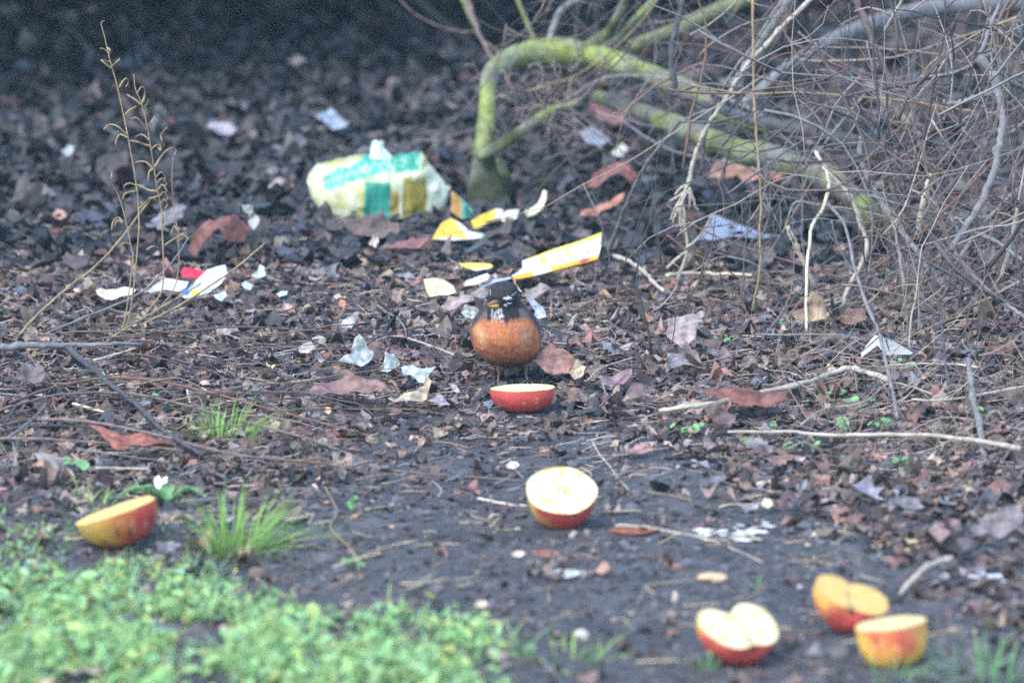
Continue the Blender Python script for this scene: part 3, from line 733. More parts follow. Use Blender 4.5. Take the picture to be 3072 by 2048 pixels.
lf("pale grey leaf lying alone left above the tissue", 11, [(365, 340), (510, 235), (700, 215), (640, 290), (500, 370)], (.40, .38, .38), 32)
lf("whitish curled leaf furthest left in the row of the tissue", 11, [(0, 520), (130, 480), (180, 560), (100, 660), (0, 655)], (.46, .44, .42), 50)
lf("crumpled red-brown leaf to the right of the bird's belly", 1, [(1150, 960), (1210, 860), (1290, 805), (1400, 865), (1480, 930), (1450, 1080), (1370, 1060), (1250, 1080)], PK, 50, (.3, .3), .009)
lf("cream curled leaf at the right end of the crumpled red-brown leaf", 1, [(1440, 1050), (1500, 965), (1590, 1030), (1565, 1110), (1490, 1110)], CR, 55)
lf("dull purple leaf lying right of the bird's apple", 1, [(1680, 1130), (1760, 1070), (1900, 1040), (1990, 1060), (1940, 1120), (1760, 1160)], (.24, .16, .18), 25)
lf("whitish leaf showing at the bird's left shoulder", 1, [(525, 565), (555, 500), (645, 485), (670, 540), (620, 595)], (.46, .48, .42), 50)
lf("pale mauve leaf lying between the ribbed card and the bird's head", 1, [(350, 485), (420, 415), (560, 405), (640, 440), (560, 480), (440, 520)], (.36, .29, .28), 45)
lf("tan grey leaf lying right of the bird's head", 1, [(1040, 400), (1080, 330), (1200, 300), (1290, 340), (1200, 400), (1110, 420)], (.31, .27, .25), 45)
lf("grey-mauve leaf left of the bird's head, under the wrapper tongue", 1, [(560, 420), (610, 350), (720, 330), (760, 380), (700, 430)], (.30, .26, .27), 45)
lf("grey leaf showing behind the bird's right shoulder", 1, [(1060, 430), (1120, 430), (1220, 500), (1250, 580), (1180, 600), (1130, 500)], (.34, .38, .44), 50)
lf("crumbling pink-brown leaf on the path behind the tipped apple", 10, [(1325, 730), (1450, 670), (1570, 680), (1600, 725), (1500, 770), (1400, 775)], (.33, .2, .19), 35)
lf("grey oval leaf on bare soil right of the tipped apple", 13, [(650, 270), (700, 230), (770, 240), (755, 265), (690, 285)], GY, 35)
lf("pale grey split leaf right of the crumbling pink-brown leaf", 13, [(565, 175), (660, 150), (675, 185), (620, 180)], (.33, .32, .37), 35)
lf("lobed grey leaf with spiky points right of the path", 13, [(1430, 295), (1470, 270), (1530, 230), (1550, 270), (1610, 290), (1570, 310), (1610, 355), (1540, 330), (1480, 330)], (.29, .28, .34), 40)
lf("grey-mauve leaf below the spiky lobed leaf", 13, [(1660, 372), (1720, 345), (1790, 340), (1820, 400), (1740, 420)], GY, 35)
lf("largest grey-brown leaf at the right edge of the photo", 13, [(2060, 560), (2150, 440), (2340, 405), (2350, 485), (2200, 565), (2120, 580)], (.21, .185, .19), 35, (.2, .4))
lf("curled pinkish leaf left of the largest grey-brown leaf", 13, [(1835, 545), (1900, 490), (2010, 487), (1965, 560), (1900, 595)], (.3, .21, .2), 40)
lf("upright mauve leaf at the thicket's lower edge", 13, [(1340, 190), (1420, 130), (1490, 95), (1480, 150), (1400, 195)], MV, 45)
lf("tan and pink leaf heap top, left of the mossy log under the thicket", 5, [(40, 1190), (90, 1110), (180, 1065), (300, 1090), (390, 1120), (400, 1200), (300, 1230), (250, 1180), (120, 1220)], (.52, .3, .22), 50, (.2, .2), .012)
lf("brown leaf tucked right of the tan leaf heap", 5, [(400, 1120), (480, 1120), (560, 1200), (500, 1215), (430, 1170)], (.35, .17, .14), 45)
lf("dark red arched leaf under the mossy arch", 4, [(1240, 1250), (1340, 1135), (1480, 1085), (1600, 1150), (1560, 1215), (1470, 1160), (1380, 1200), (1320, 1260)], (.30, .13, .12), 50, (-.5, .2))
lf("orange-brown long leaf lying right of the cream rind", 4, [(1150, 1475), (1350, 1370), (1510, 1335), (1500, 1385), (1330, 1440)], (.42, .2, .14), 35)
lf("whitish leaf lying under the mossy arch", 4, [(1415, 1045), (1490, 990), (1540, 1025), (1480, 1075)], (.62, .62, .52), 45)
lf("blue-grey leaf in shade under the mossy arch", 4, [(1200, 900), (1300, 865), (1425, 960), (1350, 1005), (1240, 975)], (.25, .27, .32), 40)
lf("maroon leaf leaning against the mossy arch's inside", 4, [(1260, 740), (1350, 690), (1450, 700), (1530, 800), (1440, 850), (1330, 800)], (.2, .1, .1), 55)
lf("blurred blue-grey leaf on the dark far ground left of the arch", 2, [(1980, 750), (2080, 705), (2195, 790), (2090, 825)], (.27, .33, .42), 40)
lf("blurred pale mauve leaf on the dark far ground, left of the bag", 2, [(1295, 800), (1400, 775), (1535, 830), (1420, 865)], (.36, .33, .37), 25)
lf("blurred tan leaf high on the dark far ground", 2, [(1800, 380), (1860, 350), (1920, 390), (1860, 430)], (.30, .25, .24), 45)
lf("pale blurred leaf curled at the far left, left of the weeds", 2, [(380, 950), (430, 910), (470, 940), (430, 990)], (.38, .42, .42), 45)
lf("pale pinkish leaf on a mound left of the bag", 2, [(1680, 1180), (1740, 1110), (1790, 1120), (1770, 1170), (1710, 1195)], (.42, .33, .33), 45)
lf("grey leaf lying beneath the orange apple piece on the left", 8, [(980, 700), (1080, 670), (1155, 740), (1080, 762)], GY, 35)
lf("large dull brown leaf in the left foreground under the grey fork", 7, [(90, 1040), (150, 970), (240, 980), (280, 1060), (240, 1100), (130, 1110)], (.15, .12, .12), 30)
lf("wide rust-brown leaf under the thin crossing twigs on the left", 7, [(510, 1370), (650, 1395), (800, 1390), (1030, 1450), (1040, 1475), (850, 1470), (720, 1490), (640, 1440)], (.30, .11, .08), 22)
lf("rust leaf with a torn end below the bag", 3, [(740, 850), (840, 800), (960, 780), (1050, 800), (960, 850), (850, 860)], (.26, .13, .13), 35)
lf("cream pointed leaf tip sticking up below the bag", 3, [(655, 840), (680, 760), (710, 745), (720, 800), (700, 850)], (.6, .5, .42), 60)
lf("brown jagged leaf piled against the bag's front", 3, [(500, 720), (600, 660), (700, 640), (740, 600), (770, 650), (840, 680), (860, 760), (700, 790), (560, 760)], MV, 50, (.2, .2), .01)
lf("dark leaf piled at the bag's left corner", 3, [(330, 610), (380, 570), (410, 600), (440, 680), (500, 680), (480, 760), (370, 720)], DK, 50)
for (lab, c, (x, y), w, h, col) in [
    ("orange leaf fragment standing left of the tissue row", 11, (495, 50), 100, 90, (.5, .22, .12)), ("bright tan leaf fragment below the long brown leaf", 11, (330, 1310), 80, 90, (.62, .42, .25)),
    ("pink-brown leaf crumb at the far left under the arch of weeds", 7, (350, 90), 90, 60, (.4, .24, .2)),
    ("white leaf scrap on dark soil left of the tipped apple", 10, (395, 845), 120, 70, (.62, .63, .60)), ("pale leaf crumb below the tipped apple", 12, (1190, 425), 110, 45, (.68, .58, .45)),
    ("pale greenish leaf lying on the soil below the tipped apple", 12, (1550, 580), 270, 70, (.45, .5, .44)), ("cream fragment near the weed patch's right edge", 12, (900, 815), 110, 55, (.7, .56, .40)),
    ("red-brown leaf crumb right of the pale crumb below the tipped apple", 12, (1410, 420), 220, 60, (.30, .13, .09)), ("pale speck of leaf by the dark red stub", 13, (980, 375), 70, 50, (.62, .52, .38))]:
    lf(lab, c, [(x-w/2, y), (x-w*.2, y-h/2), (x+w*.3, y-h*.4), (x+w/2, y+h*.1), (x+w*.1, y+h/2), (x-w*.35, y+h*.35)], col, 35, (.3, .3), .002, .0001)
def lump(name, label, cat, c, p, w, h, col, group=None):
    q = px(c, p); b = gp(q[0], q[1]+h*CROPS[c][2]/2); s = w*CROPS[c][2]*mpp(b.y)/2; hh = h*CROPS[c][2]*mpp(b.y)/2
    bm = bmesh.new(); bmesh.ops.create_icosphere(bm, subdivisions=3, radius=1); sd_ = random.uniform(0, 90)
    V = []
    for v in bm.verts:
        d = 1+.28*noise.noise(v.co*1.6+Vector((sd_, 0, 0)))+.1*noise.noise(v.co*5); V.append((b.x+v.co.x*s*d, b.y+v.co.y*s*.7*d, b.z+hh*.75+v.co.z*hh*d))
    F = [[v.index for v in f.verts] for f in bm.faces]; bm.free()
    return mk(name, V, F, M['lump'], None, label, cat, group, cols=[col]*len(V))
M['lump'] = am("rough_lump", .85, 150, .6, 1.25, .7, .002, .2)
lump("pebble", "pale round pebble on the soil left of the heart-shaped apple", "pebble", 12, (1685, 1045), 110, 95, (.6, .55, .47))
lump("bark_chip", "tan knobbly bark chip lying right of the soil centre", "bark chip", 9, (480, 255), 190, 50, (.55, .40, .24))
lump("seed_husk", "small pale husk left above the heart-shaped apple", "seed husk", 9, (252, 375), 36, 75, (.6, .52, .38))
lump("stone", "grey stone lying under the grass tuft on the left", "stone", 8, (1620, 870), 130, 90, (.16, .12, .11))
lump("dead_stub", "dark red-brown woody stub at the left end of a pale twig", "wood stub", 10, (1420, 1395), 380, 60, (.22, .085, .05))
lump("stone", "brown rounded stone in the weed patch's back edge", "stone", 8, (235, 840), 70, 60, (.26, .2, .18))
# white bird droppings: flat splashes
def splash(label, c, x0, x1, y0, y1, n, cols):
    V, F, C = [], [], []
    for _ in range(n):
        q = px(c, (random.uniform(x0, x1), random.gauss((y0+y1)/2, (y1-y0)/4))); b = gp(*q); s = abs(random.gauss(.0022, .0022))+.0009; m = 9; k = len(V); st = random.uniform(1.2, 2.6)
        cc = random.choice(cols); V.append((b.x, b.y, b.z+.0022)); C.append(cc)
        for i in range(m):
            a = 2*math.pi*i/m; r = s*random.uniform(.6, 1.2); x, y = b.x+math.cos(a)*r*st, b.y+math.sin(a)*r; V.append((x, y, max(hgt(x, y), b.z-.001)+.0009)); C.append(cc)
        for i in range(m): F.append((k, k+1+i, k+1+(i+1) % m))
    (mx_, my_) = px(c, ((x0+x1)/2, (y0+y1)/2)); g_ = gp(mx_, my_); CLEAR.append((g_.x, g_.y, (x1-x0)*CROPS[c][2]*mpp(g_.y)*.45))
    return mk("bird_dropping", V, F, M['lump'], None, label, "dropping", cols=C, kind="stuff")
splash("splash of white bird droppings on the soil right of the dark red stub", 13, 600, 980, 480, 590, 48, [(.62, .62, .62), (.55, .54, .46), (.46, .42, .3), (.6, .6, .58)])
splash("yellowish speckled dropping patch further right of the white splash", 13, 1570, 1800, 530, 640, 60, [(.6, .48, .2), (.5, .42, .22), (.66, .58, .34), (.35, .25, .15)])
splash("bluish white droppings on clods behind the right-hand apples", 13, 2080, 2290, 740, 800, 22, [(.6, .66, .72), (.5, .55, .6)])
# ------------------------------------------------------------ mossy fallen limb
def limb(name, c_pts, Ys, ws, mat, parent=None, label=None, cat=None, sides=18, rough=.10):
    Q = [px(p[2] if len(p) > 2 else 4, p) for p in c_pts]
    P = [ap(q[0], q[1], Y) for q, Y in zip(Q, Ys)]; R = [w*.4464*mpp(Y)/2 for w, Y in zip(ws, Ys)]
    P, R = smooth_path(P, R, 11); sides = max(sides, 22); V, F = tube(P, R, sides, 0); s = random.uniform(0, 50); out = []; cols = []; mossy = str(mat).startswith('moss')
    for i, v in enumerate(V):
        r = i//sides; r = min(r, len(P)-1); d = (v-P[r]); ang = 2*math.pi*(i % sides)/sides
        n = noise.noise(v*14+Vector((s, 0, 0)))+.6*noise.noise(v*45)+.8*noise.noise(Vector((math.cos(ang)*3, math.sin(ang)*3, r*.12+s))); out.append(v+d*(n*rough*1.5))
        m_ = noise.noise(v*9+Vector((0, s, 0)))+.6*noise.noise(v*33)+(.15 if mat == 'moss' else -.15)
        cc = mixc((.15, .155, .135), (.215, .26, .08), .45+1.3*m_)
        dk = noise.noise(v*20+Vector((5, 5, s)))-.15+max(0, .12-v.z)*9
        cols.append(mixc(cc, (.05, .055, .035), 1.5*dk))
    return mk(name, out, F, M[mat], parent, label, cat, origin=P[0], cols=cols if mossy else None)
Yb = gp(*px(4, (600, 1400))).y
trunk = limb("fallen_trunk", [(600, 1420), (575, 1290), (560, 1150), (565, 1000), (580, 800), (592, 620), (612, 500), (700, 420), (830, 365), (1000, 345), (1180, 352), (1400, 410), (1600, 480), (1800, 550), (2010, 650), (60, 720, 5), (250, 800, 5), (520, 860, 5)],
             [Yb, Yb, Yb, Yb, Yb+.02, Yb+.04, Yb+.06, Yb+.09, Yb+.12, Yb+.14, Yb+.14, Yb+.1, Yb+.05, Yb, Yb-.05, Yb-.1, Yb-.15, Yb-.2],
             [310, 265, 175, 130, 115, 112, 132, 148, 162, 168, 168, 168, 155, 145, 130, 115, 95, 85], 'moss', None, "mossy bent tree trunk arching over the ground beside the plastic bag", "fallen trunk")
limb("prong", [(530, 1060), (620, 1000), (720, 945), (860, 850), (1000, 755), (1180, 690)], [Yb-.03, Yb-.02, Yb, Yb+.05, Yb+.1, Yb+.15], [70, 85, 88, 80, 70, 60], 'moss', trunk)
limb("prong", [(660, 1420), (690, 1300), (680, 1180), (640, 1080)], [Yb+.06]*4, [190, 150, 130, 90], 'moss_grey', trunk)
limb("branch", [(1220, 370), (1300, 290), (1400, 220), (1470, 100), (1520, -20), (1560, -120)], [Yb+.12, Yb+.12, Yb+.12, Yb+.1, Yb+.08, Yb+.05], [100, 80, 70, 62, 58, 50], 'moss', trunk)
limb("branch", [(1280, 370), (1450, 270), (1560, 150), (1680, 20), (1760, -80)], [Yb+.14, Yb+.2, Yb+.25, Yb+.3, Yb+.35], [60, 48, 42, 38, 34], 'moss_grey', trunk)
limb("branch", [(975, 330), (1005, 260), (1075, 80), (1190, 0), (1290, -60)], [Yb+.14, Yb+.16, Yb+.2, Yb+.22, Yb+.2], [52, 46, 44, 40, 34], 'bark_grey', trunk, rough=.05)
limb("branch", [(925, 320), (880, 220), (790, 0), (760, -80)], [Yb+.14, Yb+.14, Yb+.14, Yb+.14], [40, 36, 32, 28], 'olive', trunk, rough=.05)
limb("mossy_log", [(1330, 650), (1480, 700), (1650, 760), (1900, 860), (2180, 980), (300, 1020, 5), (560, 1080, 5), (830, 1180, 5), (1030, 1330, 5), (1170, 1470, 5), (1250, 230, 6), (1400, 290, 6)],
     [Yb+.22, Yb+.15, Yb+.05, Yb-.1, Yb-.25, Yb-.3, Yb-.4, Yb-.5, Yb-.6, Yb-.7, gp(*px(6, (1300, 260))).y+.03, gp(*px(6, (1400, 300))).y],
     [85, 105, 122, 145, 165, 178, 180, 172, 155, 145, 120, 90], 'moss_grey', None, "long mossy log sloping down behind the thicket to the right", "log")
limb("log", [(1060, 960, 5), (800, 895, 5), (560, 850, 5), (330, 800, 5), (180, 750, 5), (60, 715, 5)], [Yb-.4, Yb-.38, Yb-.35, Yb-.33, Yb-.3, Yb-.28], [95, 95, 90, 80, 65, 40], 'bark_dark', None, "dark grey smooth log crossing just under the mossy trunk", "log", rough=.04)
limb("branch_limb", [(2300, 15, 5), (2000, 22, 5), (1700, 40, 5), (1450, 75, 5), (1250, 125, 5), (1030, 205, 5), (800, 315, 5), (560, 475, 5), (400, 610, 5), (300, 700, 5)], [Yb+.5, Yb+.45, Yb+.4, Yb+.35, Yb+.3, Yb+.2, Yb+.1, Yb, Yb-.05, Yb-.1], [130, 120, 110, 105, 100, 95, 88, 80, 75, 70], 'bark_grey', None, "thick blue-grey limb sweeping down from the upper right corner", "branch", rough=.05)
limb("branch_limb", [(1560, 310), (1850, 200), (2060, 100), (2240, 30), (400, -40, 5)], [Yb+.3, Yb+.4, Yb+.45, Yb+.5, Yb+.55], [85, 90, 95, 95, 95], 'olive', None, "olive limb running up to the top edge behind the pale stems", "branch", rough=.05)
limb("branch_limb", [(1080, 470, 5), (1130, 560, 5), (1250, 680, 5), (1400, 830, 5), (1480, 920, 5)], [Yb+.1, Yb+.1, Yb, Yb-.1, Yb-.15], [40, 62, 60, 55, 50], 'bark_brown', None, "short pinkish broken limb leaning in the dark of the thicket", "branch", rough=.05)

# ------------------------------------------------------------ stems and twigs of the thicket, traced one by one
G1, G2, G3 = "stems of the thicket", "arching thin vines of the thicket", "twigs lying on the ground"
TW = [
 # name, label, cat, crop, points, Y0, Y1, w0, w1, material, group
 ("stem", "brown thin stem from the top edge passing left of the mossy trunk", 4, [(440, -40), (490, 120), (530, 230), (600, 360), (680, 480), (760, 600)], 10.0, 9.9, 17, 7, 'bark_brown', G1),
 ("stem", "paler stem pair-mate running from the top just left of the brown stem", 4, [(400, -40), (470, 110), (540, 250), (640, 330), (730, 440)], 10.1, 10.0, 11, 5, 'olive', G1),
 ("vine", "thin vine curving in from the top left to the brown stem", 4, [(0, 0), (60, 60), (130, 115), (300, 190), (420, 213), (520, 218)], 10.0, 10.0, 4, 6, 'bark_brown', G2),
 ("vine", "grey vine arching over the mossy trunk and hanging down to the rind", 4, [(963, 1075), (985, 960), (1005, 880), (1060, 730), (1200, 620), (1340, 540), (1540, 508), (1800, 530), (2000, 580), (2150, 640), (330, 730, 5), (530, 850, 5), (740, 960, 5), (870, 1060, 5)], 9.7, 9.3, 8, 13, 'bark_grey', G2),
 ("vine", "tan thin twig rising from the curled rootlets to the top edge", 4, [(840, 615), (1000, 570), (1180, 510), (1400, 360), (1600, 170), (1740, -20)], 9.6, 9.5, 4, 7, 'straw', G2),
 ("vine", "short thin twig branching right above the rind", 4, [(962, 1078), (1060, 1040), (1160, 1015), (1225, 985), (1240, 930)], 9.65, 9.6, 6, 3, 'bark_brown', G2),
 ("vine", "upper of two brown twigs springing from the bag's right end", 4, [(290, 1220), (360, 1140), (440, 1060), (600, 970), (735, 940), (755, 880), (700, 830)], 9.9, 9.7, 5, 3, 'bark_brown', G2),
 ("vine", "lower of two brown twigs springing from the bag's right end", 4, [(335, 1265), (400, 1200), (480, 1130), (640, 1050), (760, 985), (850, 1010)], 9.9, 9.7, 5, 3, 'bark_brown', G2),
 ("vine", "thin curved twig reaching out left above the bag", 4, [(85, 930), (180, 940), (280, 940), (400, 895), (520, 870), (660, 880)], 9.8, 9.7, 4, 5, 'bark_brown', G2),
 ("stem", "nearly black kinked stem hanging in front of the mossy trunk", 4, [(1890, -20), (1895, 60), (1850, 200), (1822, 420), (1845, 560), (1850, 625), (1960, 670), (2100, 720)], 9.6, 9.5, 18, 17, 'bark_dark', G1),
 ("stem", "thin dark stem dropping behind the pale forked stem", 4, [(2130, 640), (2090, 780), (2050, 900), (2020, 1180)], 9.6, 9.6, 12, 9, 'bark_dark', G1),
 ("vine", "thin twig crossing from under the mossy arch to the tan leaf heap", 4, [(1480, 800), (1650, 920), (1830, 1010), (2060, 1070), (2240, 1100), (170, 1095, 5), (400, 1062, 5)], 9.5, 9.2, 7, 4, 'bark_grey', G2),
 ("stem", "dark grey curved stem standing at the end of the snack carton", 4, [(2130, 725), (2000, 765), (1880, 830), (1760, 970), (1640, 1130), (1540, 1330), (1480, 1480), (2180, 910, 3)], 9.2, 'g', 8, 12, 'bark_grey', G1),
 ("vine", "thin twig looping over the carton's upper edge", 3, [(1880, 800), (1940, 790), (2000, 750), (2130, 690), (2240, 680), (2352, 655)], 9.3, 9.3, 3, 4, 'bark_grey', G2),
 ("stem", "grey stem running beside the pale forked stem, thin one", 5, [(560, -20), (440, 170), (340, 330), (230, 470), (145, 610)], 9.2, 9.2, 10, 8, 'bark_grey', G1),
 ("stem", "thickest dull stem of the diagonal bundle at the top", 5, [(620, -30), (500, 150), (330, 410), (240, 560), (160, 690)], 9.3, 9.3, 28, 20, 'bark_grey', G1),
 ("stem", "dark stem under the diagonal bundle", 5, [(640, 0), (560, 200), (420, 440), (330, 590), (180, 760)], 9.35, 9.35, 13, 10, 'bark_dark', G1),
 ("stem", "straight olive-yellow whip hanging from the top edge to the ground", 5, [(354, -20), (357, 300), (360, 600), (375, 850), (395, 1100), (410, 1400), (545, 180, 6), (550, 380, 6), (520, 560, 6), (490, 690, 6)], 8.75, 'g', 8, 5, 'straw', G1),
 ("stem", "mauve-brown stem slanting down right from the top edge", 5, [(1030, -30), (1095, 110), (1200, 370), (1330, 640), (1450, 830), (1540, 900)], 9.3, 9.3, 20, 18, 'bark_brown', G1),
 ("stem", "dark upright twig crossing the blue-grey limb", 5, [(740, 90), (770, 230), (800, 330), (800, 500), (805, 700), (790, 890)], 9.4, 9.4, 7, 10, 'bark_dark', G1),
 ("vine", "long pale vine crossing nearly level over the thicket", 5, [(-60, 570), (150, 610), (350, 632), (700, 622), (1050, 652), (1400, 680), (1620, 718), (1850, 750)], 8.9, 8.9, 5, 6, 'straw', G2),
 ("vine", "rust-tan vine arching up then falling to the right", 5, [(420, 540), (440, 450), (500, 390), (620, 358), (850, 410), (1150, 540), (1400, 660), (1700, 780), (1900, 900)], 8.9, 8.8, 4, 6, 'bark_red', G2),
 ("vine", "knobbly tan vine crossing the upper middle of the thicket", 5, [(570, 230), (640, 300), (720, 325), (900, 320), (1250, 330), (1550, 360), (1800, 430)], 9.1, 9.0, 5, 8, 'bark_brown', G2),
 ("vine", "tan vine rising to the right edge near the top", 5, [(1380, 640), (1480, 520), (1600, 390), (1900, 210), (2190, 95)], 8.9, 8.8, 4, 7, 'straw', G2),
 ("stem", "thick grey bent stem standing at the right, the stoutest one", 5, [(1970, 345), (1885, 390), (1950, 470), (2000, 600), (2030, 760), (2030, 850), (2000, 1010), (1980, 1150), (1880, 1370), (1760, 1560), (1750, 180, 6), (1670, 300, 6)], 8.5, 8.3, 24, 22, 'bark_grey', G1),
 ("stem", "grey root looping below the stout bent stem", 6, [(1670, 310), (1672, 400), (1655, 510), (1600, 590), (1540, 595), (1490, 565)], 8.35, 8.4, 12, 8, 'bark_grey', G1),
 ("stem", "curved grey side branch left of the stout bent stem", 5, [(1640, 670), (1660, 695), (1750, 692), (1890, 645), (2000, 622)], 8.5, 8.5, 14, 20, 'bark_grey', G1),
 ("stem", "pale straight stem rising to the top edge by the stout bent stem", 5, [(1880, 370), (1915, 280), (1950, 180), (2030, -20)], 8.5, 8.6, 12, 10, 'bark_grey', G1),
 ("stem", "grey twig meeting the stout stem's top from the left", 5, [(1480, 515), (1590, 510), (1700, 490), (1800, 450), (1890, 385)], 8.6, 8.5, 8, 12, 'bark_grey', G1),
 ("stem", "grey stem leaving the stout stem toward the right edge", 5, [(1950, 415), (2050, 520), (2100, 560), (2190, 605)], 8.5, 8.6, 10, 15, 'bark_grey', G1),
 ("stem", "long dark stem sagging across the middle of the thicket", 5, [(430, 1060), (560, 1085), (700, 1092), (950, 1070), (1200, 1020), (1400, 965), (1540, 885)], 8.9, 8.8, 8, 14, 'bark_dark', G1),
 ("vine", "brown vine dipping in a loop under the sagging dark stem", 5, [(810, 985), (880, 1080), (960, 1132), (1050, 1090), (1180, 1032), (1300, 1020), (1500, 1080), (1700, 1185)], 8.8, 8.7, 4, 6, 'bark_red', G2),
 ("stem", "grey knotty stem hanging in the middle of the thicket", 5, [(1085, 915), (1078, 1040), (1130, 1200), (1200, 1340), (1270, 1450), (1310, 90, 6), (1470, 300, 6), (1600, 470, 6), (1660, 520, 6)], 8.9, 8.6, 16, 20, 'bark_grey', G1),
 ("stem", "peeled cream stem snaking down to the litter, the most crooked one", 5, [(775, 1015), (850, 1150), (862, 1280), (810, 1430), (900, 80, 6), (855, 150, 6), (840, 250, 6), (826, 400, 6), (820, 620, 6), (826, 830, 6)], 8.95, 'g', 12, 9, 'cream', G1),
 ("stem", "pale grey stem with a sharp elbow, right of the peeled one", 5, [(850, 1130), (920, 1220), (1000, 1310), (1080, 1490), (1120, 110, 6), (1160, 200, 6), (1176, 290, 6), (1140, 390, 6), (1090, 470, 6), (1050, 570, 6), (1040, 630, 6)], 8.95, 'g', 14, 13, 'bark_pale', G1),
 ("stick", "short cream stick with a cut round top, leaning on the peeled stem", 6, [(715, 160), (745, 235), (785, 320), (825, 410), (860, 500)], 9.0, 9.05, 17, 12, 'cream', G1),
 ("stick", "cream yellow cut stick standing in the thick of the brush", 5, [(1555, 1170), (1530, 1250), (1495, 1370), (1465, 1580), (1478, 200, 6)], 8.7, 8.75, 16, 19, 'cream', G1),
 ("vine", "thin bent grey twig with a square corner in the litter behind", 5, [(560, 1560), (590, 1470), (640, 1358), (760, 1370), (900, 1388), (1100, 1420), (1300, 1470)], 9.0, 8.9, 4, 4, 'bark_pale', G2),
 ("stem", "long reddish cane slanting up across the lower thicket", 6, [(0, 738), (300, 718), (600, 660), (830, 590), (1080, 490), (1400, 270), (1690, 10), (1870, 1190, 5), (2000, 1060, 5)], 8.5, 8.5, 3, 9, 'bark_red', G1),
 ("stem", "slim grey stem running down in front of the thicket to the green seedlings", 6, [(950, 20), (1050, 160), (1110, 420), (1170, 600), (1250, 780), (1290, 950), (1330, 1130), (1365, 1330)], 8.5, 'g', 9, 12, 'bark_grey', G1),
 ("stem", "thin grey twig joining the slim grey stem", 6, [(970, 120), (1000, 240), (1045, 340), (1100, 420)], 8.5, 8.5, 5, 7, 'bark_grey', G1),
 ("stem", "straight grey stem leaving the stout one toward the lower right edge", 6, [(1690, 300), (1780, 410), (1880, 520), (2000, 615), (2110, 690)], 8.35, 8.2, 9, 14, 'bark_grey', G1),
 ("stem", "upper grey branch reaching from the stout stem to the right edge", 6, [(1740, 185), (1850, 205), (1950, 250), (2030, 310), (2110, 370)], 8.35, 8.3, 13, 13, 'bark_grey', G1),
 ("stick", "pale brown stick upright near the right edge", 6, [(2062, 40), (2045, 150), (2020, 270), (1970, 460)], 8.7, 8.7, 12, 14, 'bark_pale', G1),
 ("stick", "pale broken stick standing in the dark hollow", 6, [(1775, 490), (1750, 540), (1720, 610)], 8.7, 8.75, 17, 14, 'bark_pale', G1),
 ("stick", "thin cream stick standing right of the dark hollow", 6, [(1940, 580), (1915, 660), (1895, 735)], 8.6, 8.65, 10, 12, 'bark_pale', G1),
 ("stick", "grey stub standing between the two pale sticks in the hollow", 6, [(1815, 590), (1820, 650), (1822, 710)], 8.65, 8.65, 10, 12, 'bark_grey', G1),
 ("stalk", "thin dark dead stalk standing upright at the thicket's front", 6, [(1612, 605), (1622, 760), (1635, 920), (1665, 1130), (1692, 1335)], 8.1, 'g', 7, 11, 'bark_dark', G1),
 ("stalk", "stout grey-green broken stalk standing near the right edge", 6, [(1770, 935), (1785, 1040), (1805, 1160), (1850, 1390), (1875, 1580)], 7.8, 'g', 17, 19, 'bark_grey', G1),
 ("stick", "pale grey stick lying slanted right of the path, highest at its bend", 6, [(-40, 1238), (120, 1215), (300, 1190), (500, 1148), (800, 1078), (960, 1025), (1080, 988), (1150, 1003), (1310, 1060)], 'g', 'g', 14, 18, 'bark_pale', G3),
 ("stick", "long bleached stick lying level below the seedlings", 6, [(360, 1362), (700, 1362), (1000, 1382), (1500, 1382), (1850, 1420), (2075, 1462)], 'g', 'g', 8, 17, 'bark_pale', G3),
 ("stick", "thin bleached straight stick behind the seedlings", 6, [(1300, 972), (1500, 962), (1700, 968), (1830, 982)], 'g', 'g', 6, 8, 'bark_pale', G3),
 ("twig", "thin upright-leaning straw twig through the seedlings", 6, [(1285, 990), (1255, 1140), (1200, 1240), (1140, 1340)], 8.05, 'g', 5, 6, 'bark_pale', G3),
 ("twig", "thin twig curving through the seedlings to the left", 6, [(790, 1320), (920, 1230), (1150, 1192), (1300, 1082), (1420, 1090), (1560, 1140)], 'g', 'g', 5, 5, 'bark_pale', G3),
 ("twig", "grey twig sweeping to the right edge among seedlings", 6, [(1440, 1170), (1600, 1178), (1750, 1160), (2110, 1095)], 'g', 'g', 6, 9, 'bark_pale', G3),
 ("twig", "pale cross twig meeting the reddish cane's tail", 6, [(520, 790), (700, 792), (900, 790), (1060, 800), (1150, 850), (1240, 880)], 'g', 'g', 6, 5, 'bark_grey', G3),
 ("stick", "cream level stick behind the bird on the right", 6, [(0, 445), (120, 432), (280, 432), (500, 442)], 'g', 'g', 13, 9, 'cream', G3),
 ("stick", "forked pale root stick right of the snack carton", 0, [(1842, 768), (1890, 785), (1935, 818), (1960, 846), (1990, 872)], 'g', 'g', 13, 11, 'bark_pale', G3),
 ("twig", "rusty thin twig slanting from the carton toward the cream stem", 6, [(0, 205), (120, 290), (400, 440), (640, 580), (700, 630)], 8.9, 8.8, 4, 5, 'bark_red', G2),
 ("twig", "second rusty twig running just above the first", 6, [(0, 30), (200, 170), (500, 290), (850, 400), (1060, 470)], 8.9, 8.7, 4, 5, 'bark_red', G2),
 ("twig", "low rusty twig lying out over the pale mauve leaf", 6, [(0, 545), (250, 580), (450, 620), (610, 665)], 8.75, 8.7, 4, 5, 'bark_red', G2),
 # left side
 ("stick", "short dark stick poking up at the far left among the canes", 7, [(20, 1325), (60, 1262), (92, 1212)], 'g', 'g', 12, 8, 'bark_dark', G3),
 ("twig", "grey crossing twig at the far left among the canes", 7, [(30, 1405), (140, 1330), (210, 1270), (265, 1205)], 'g', 'g', 8, 5, 'bark_grey', G3),
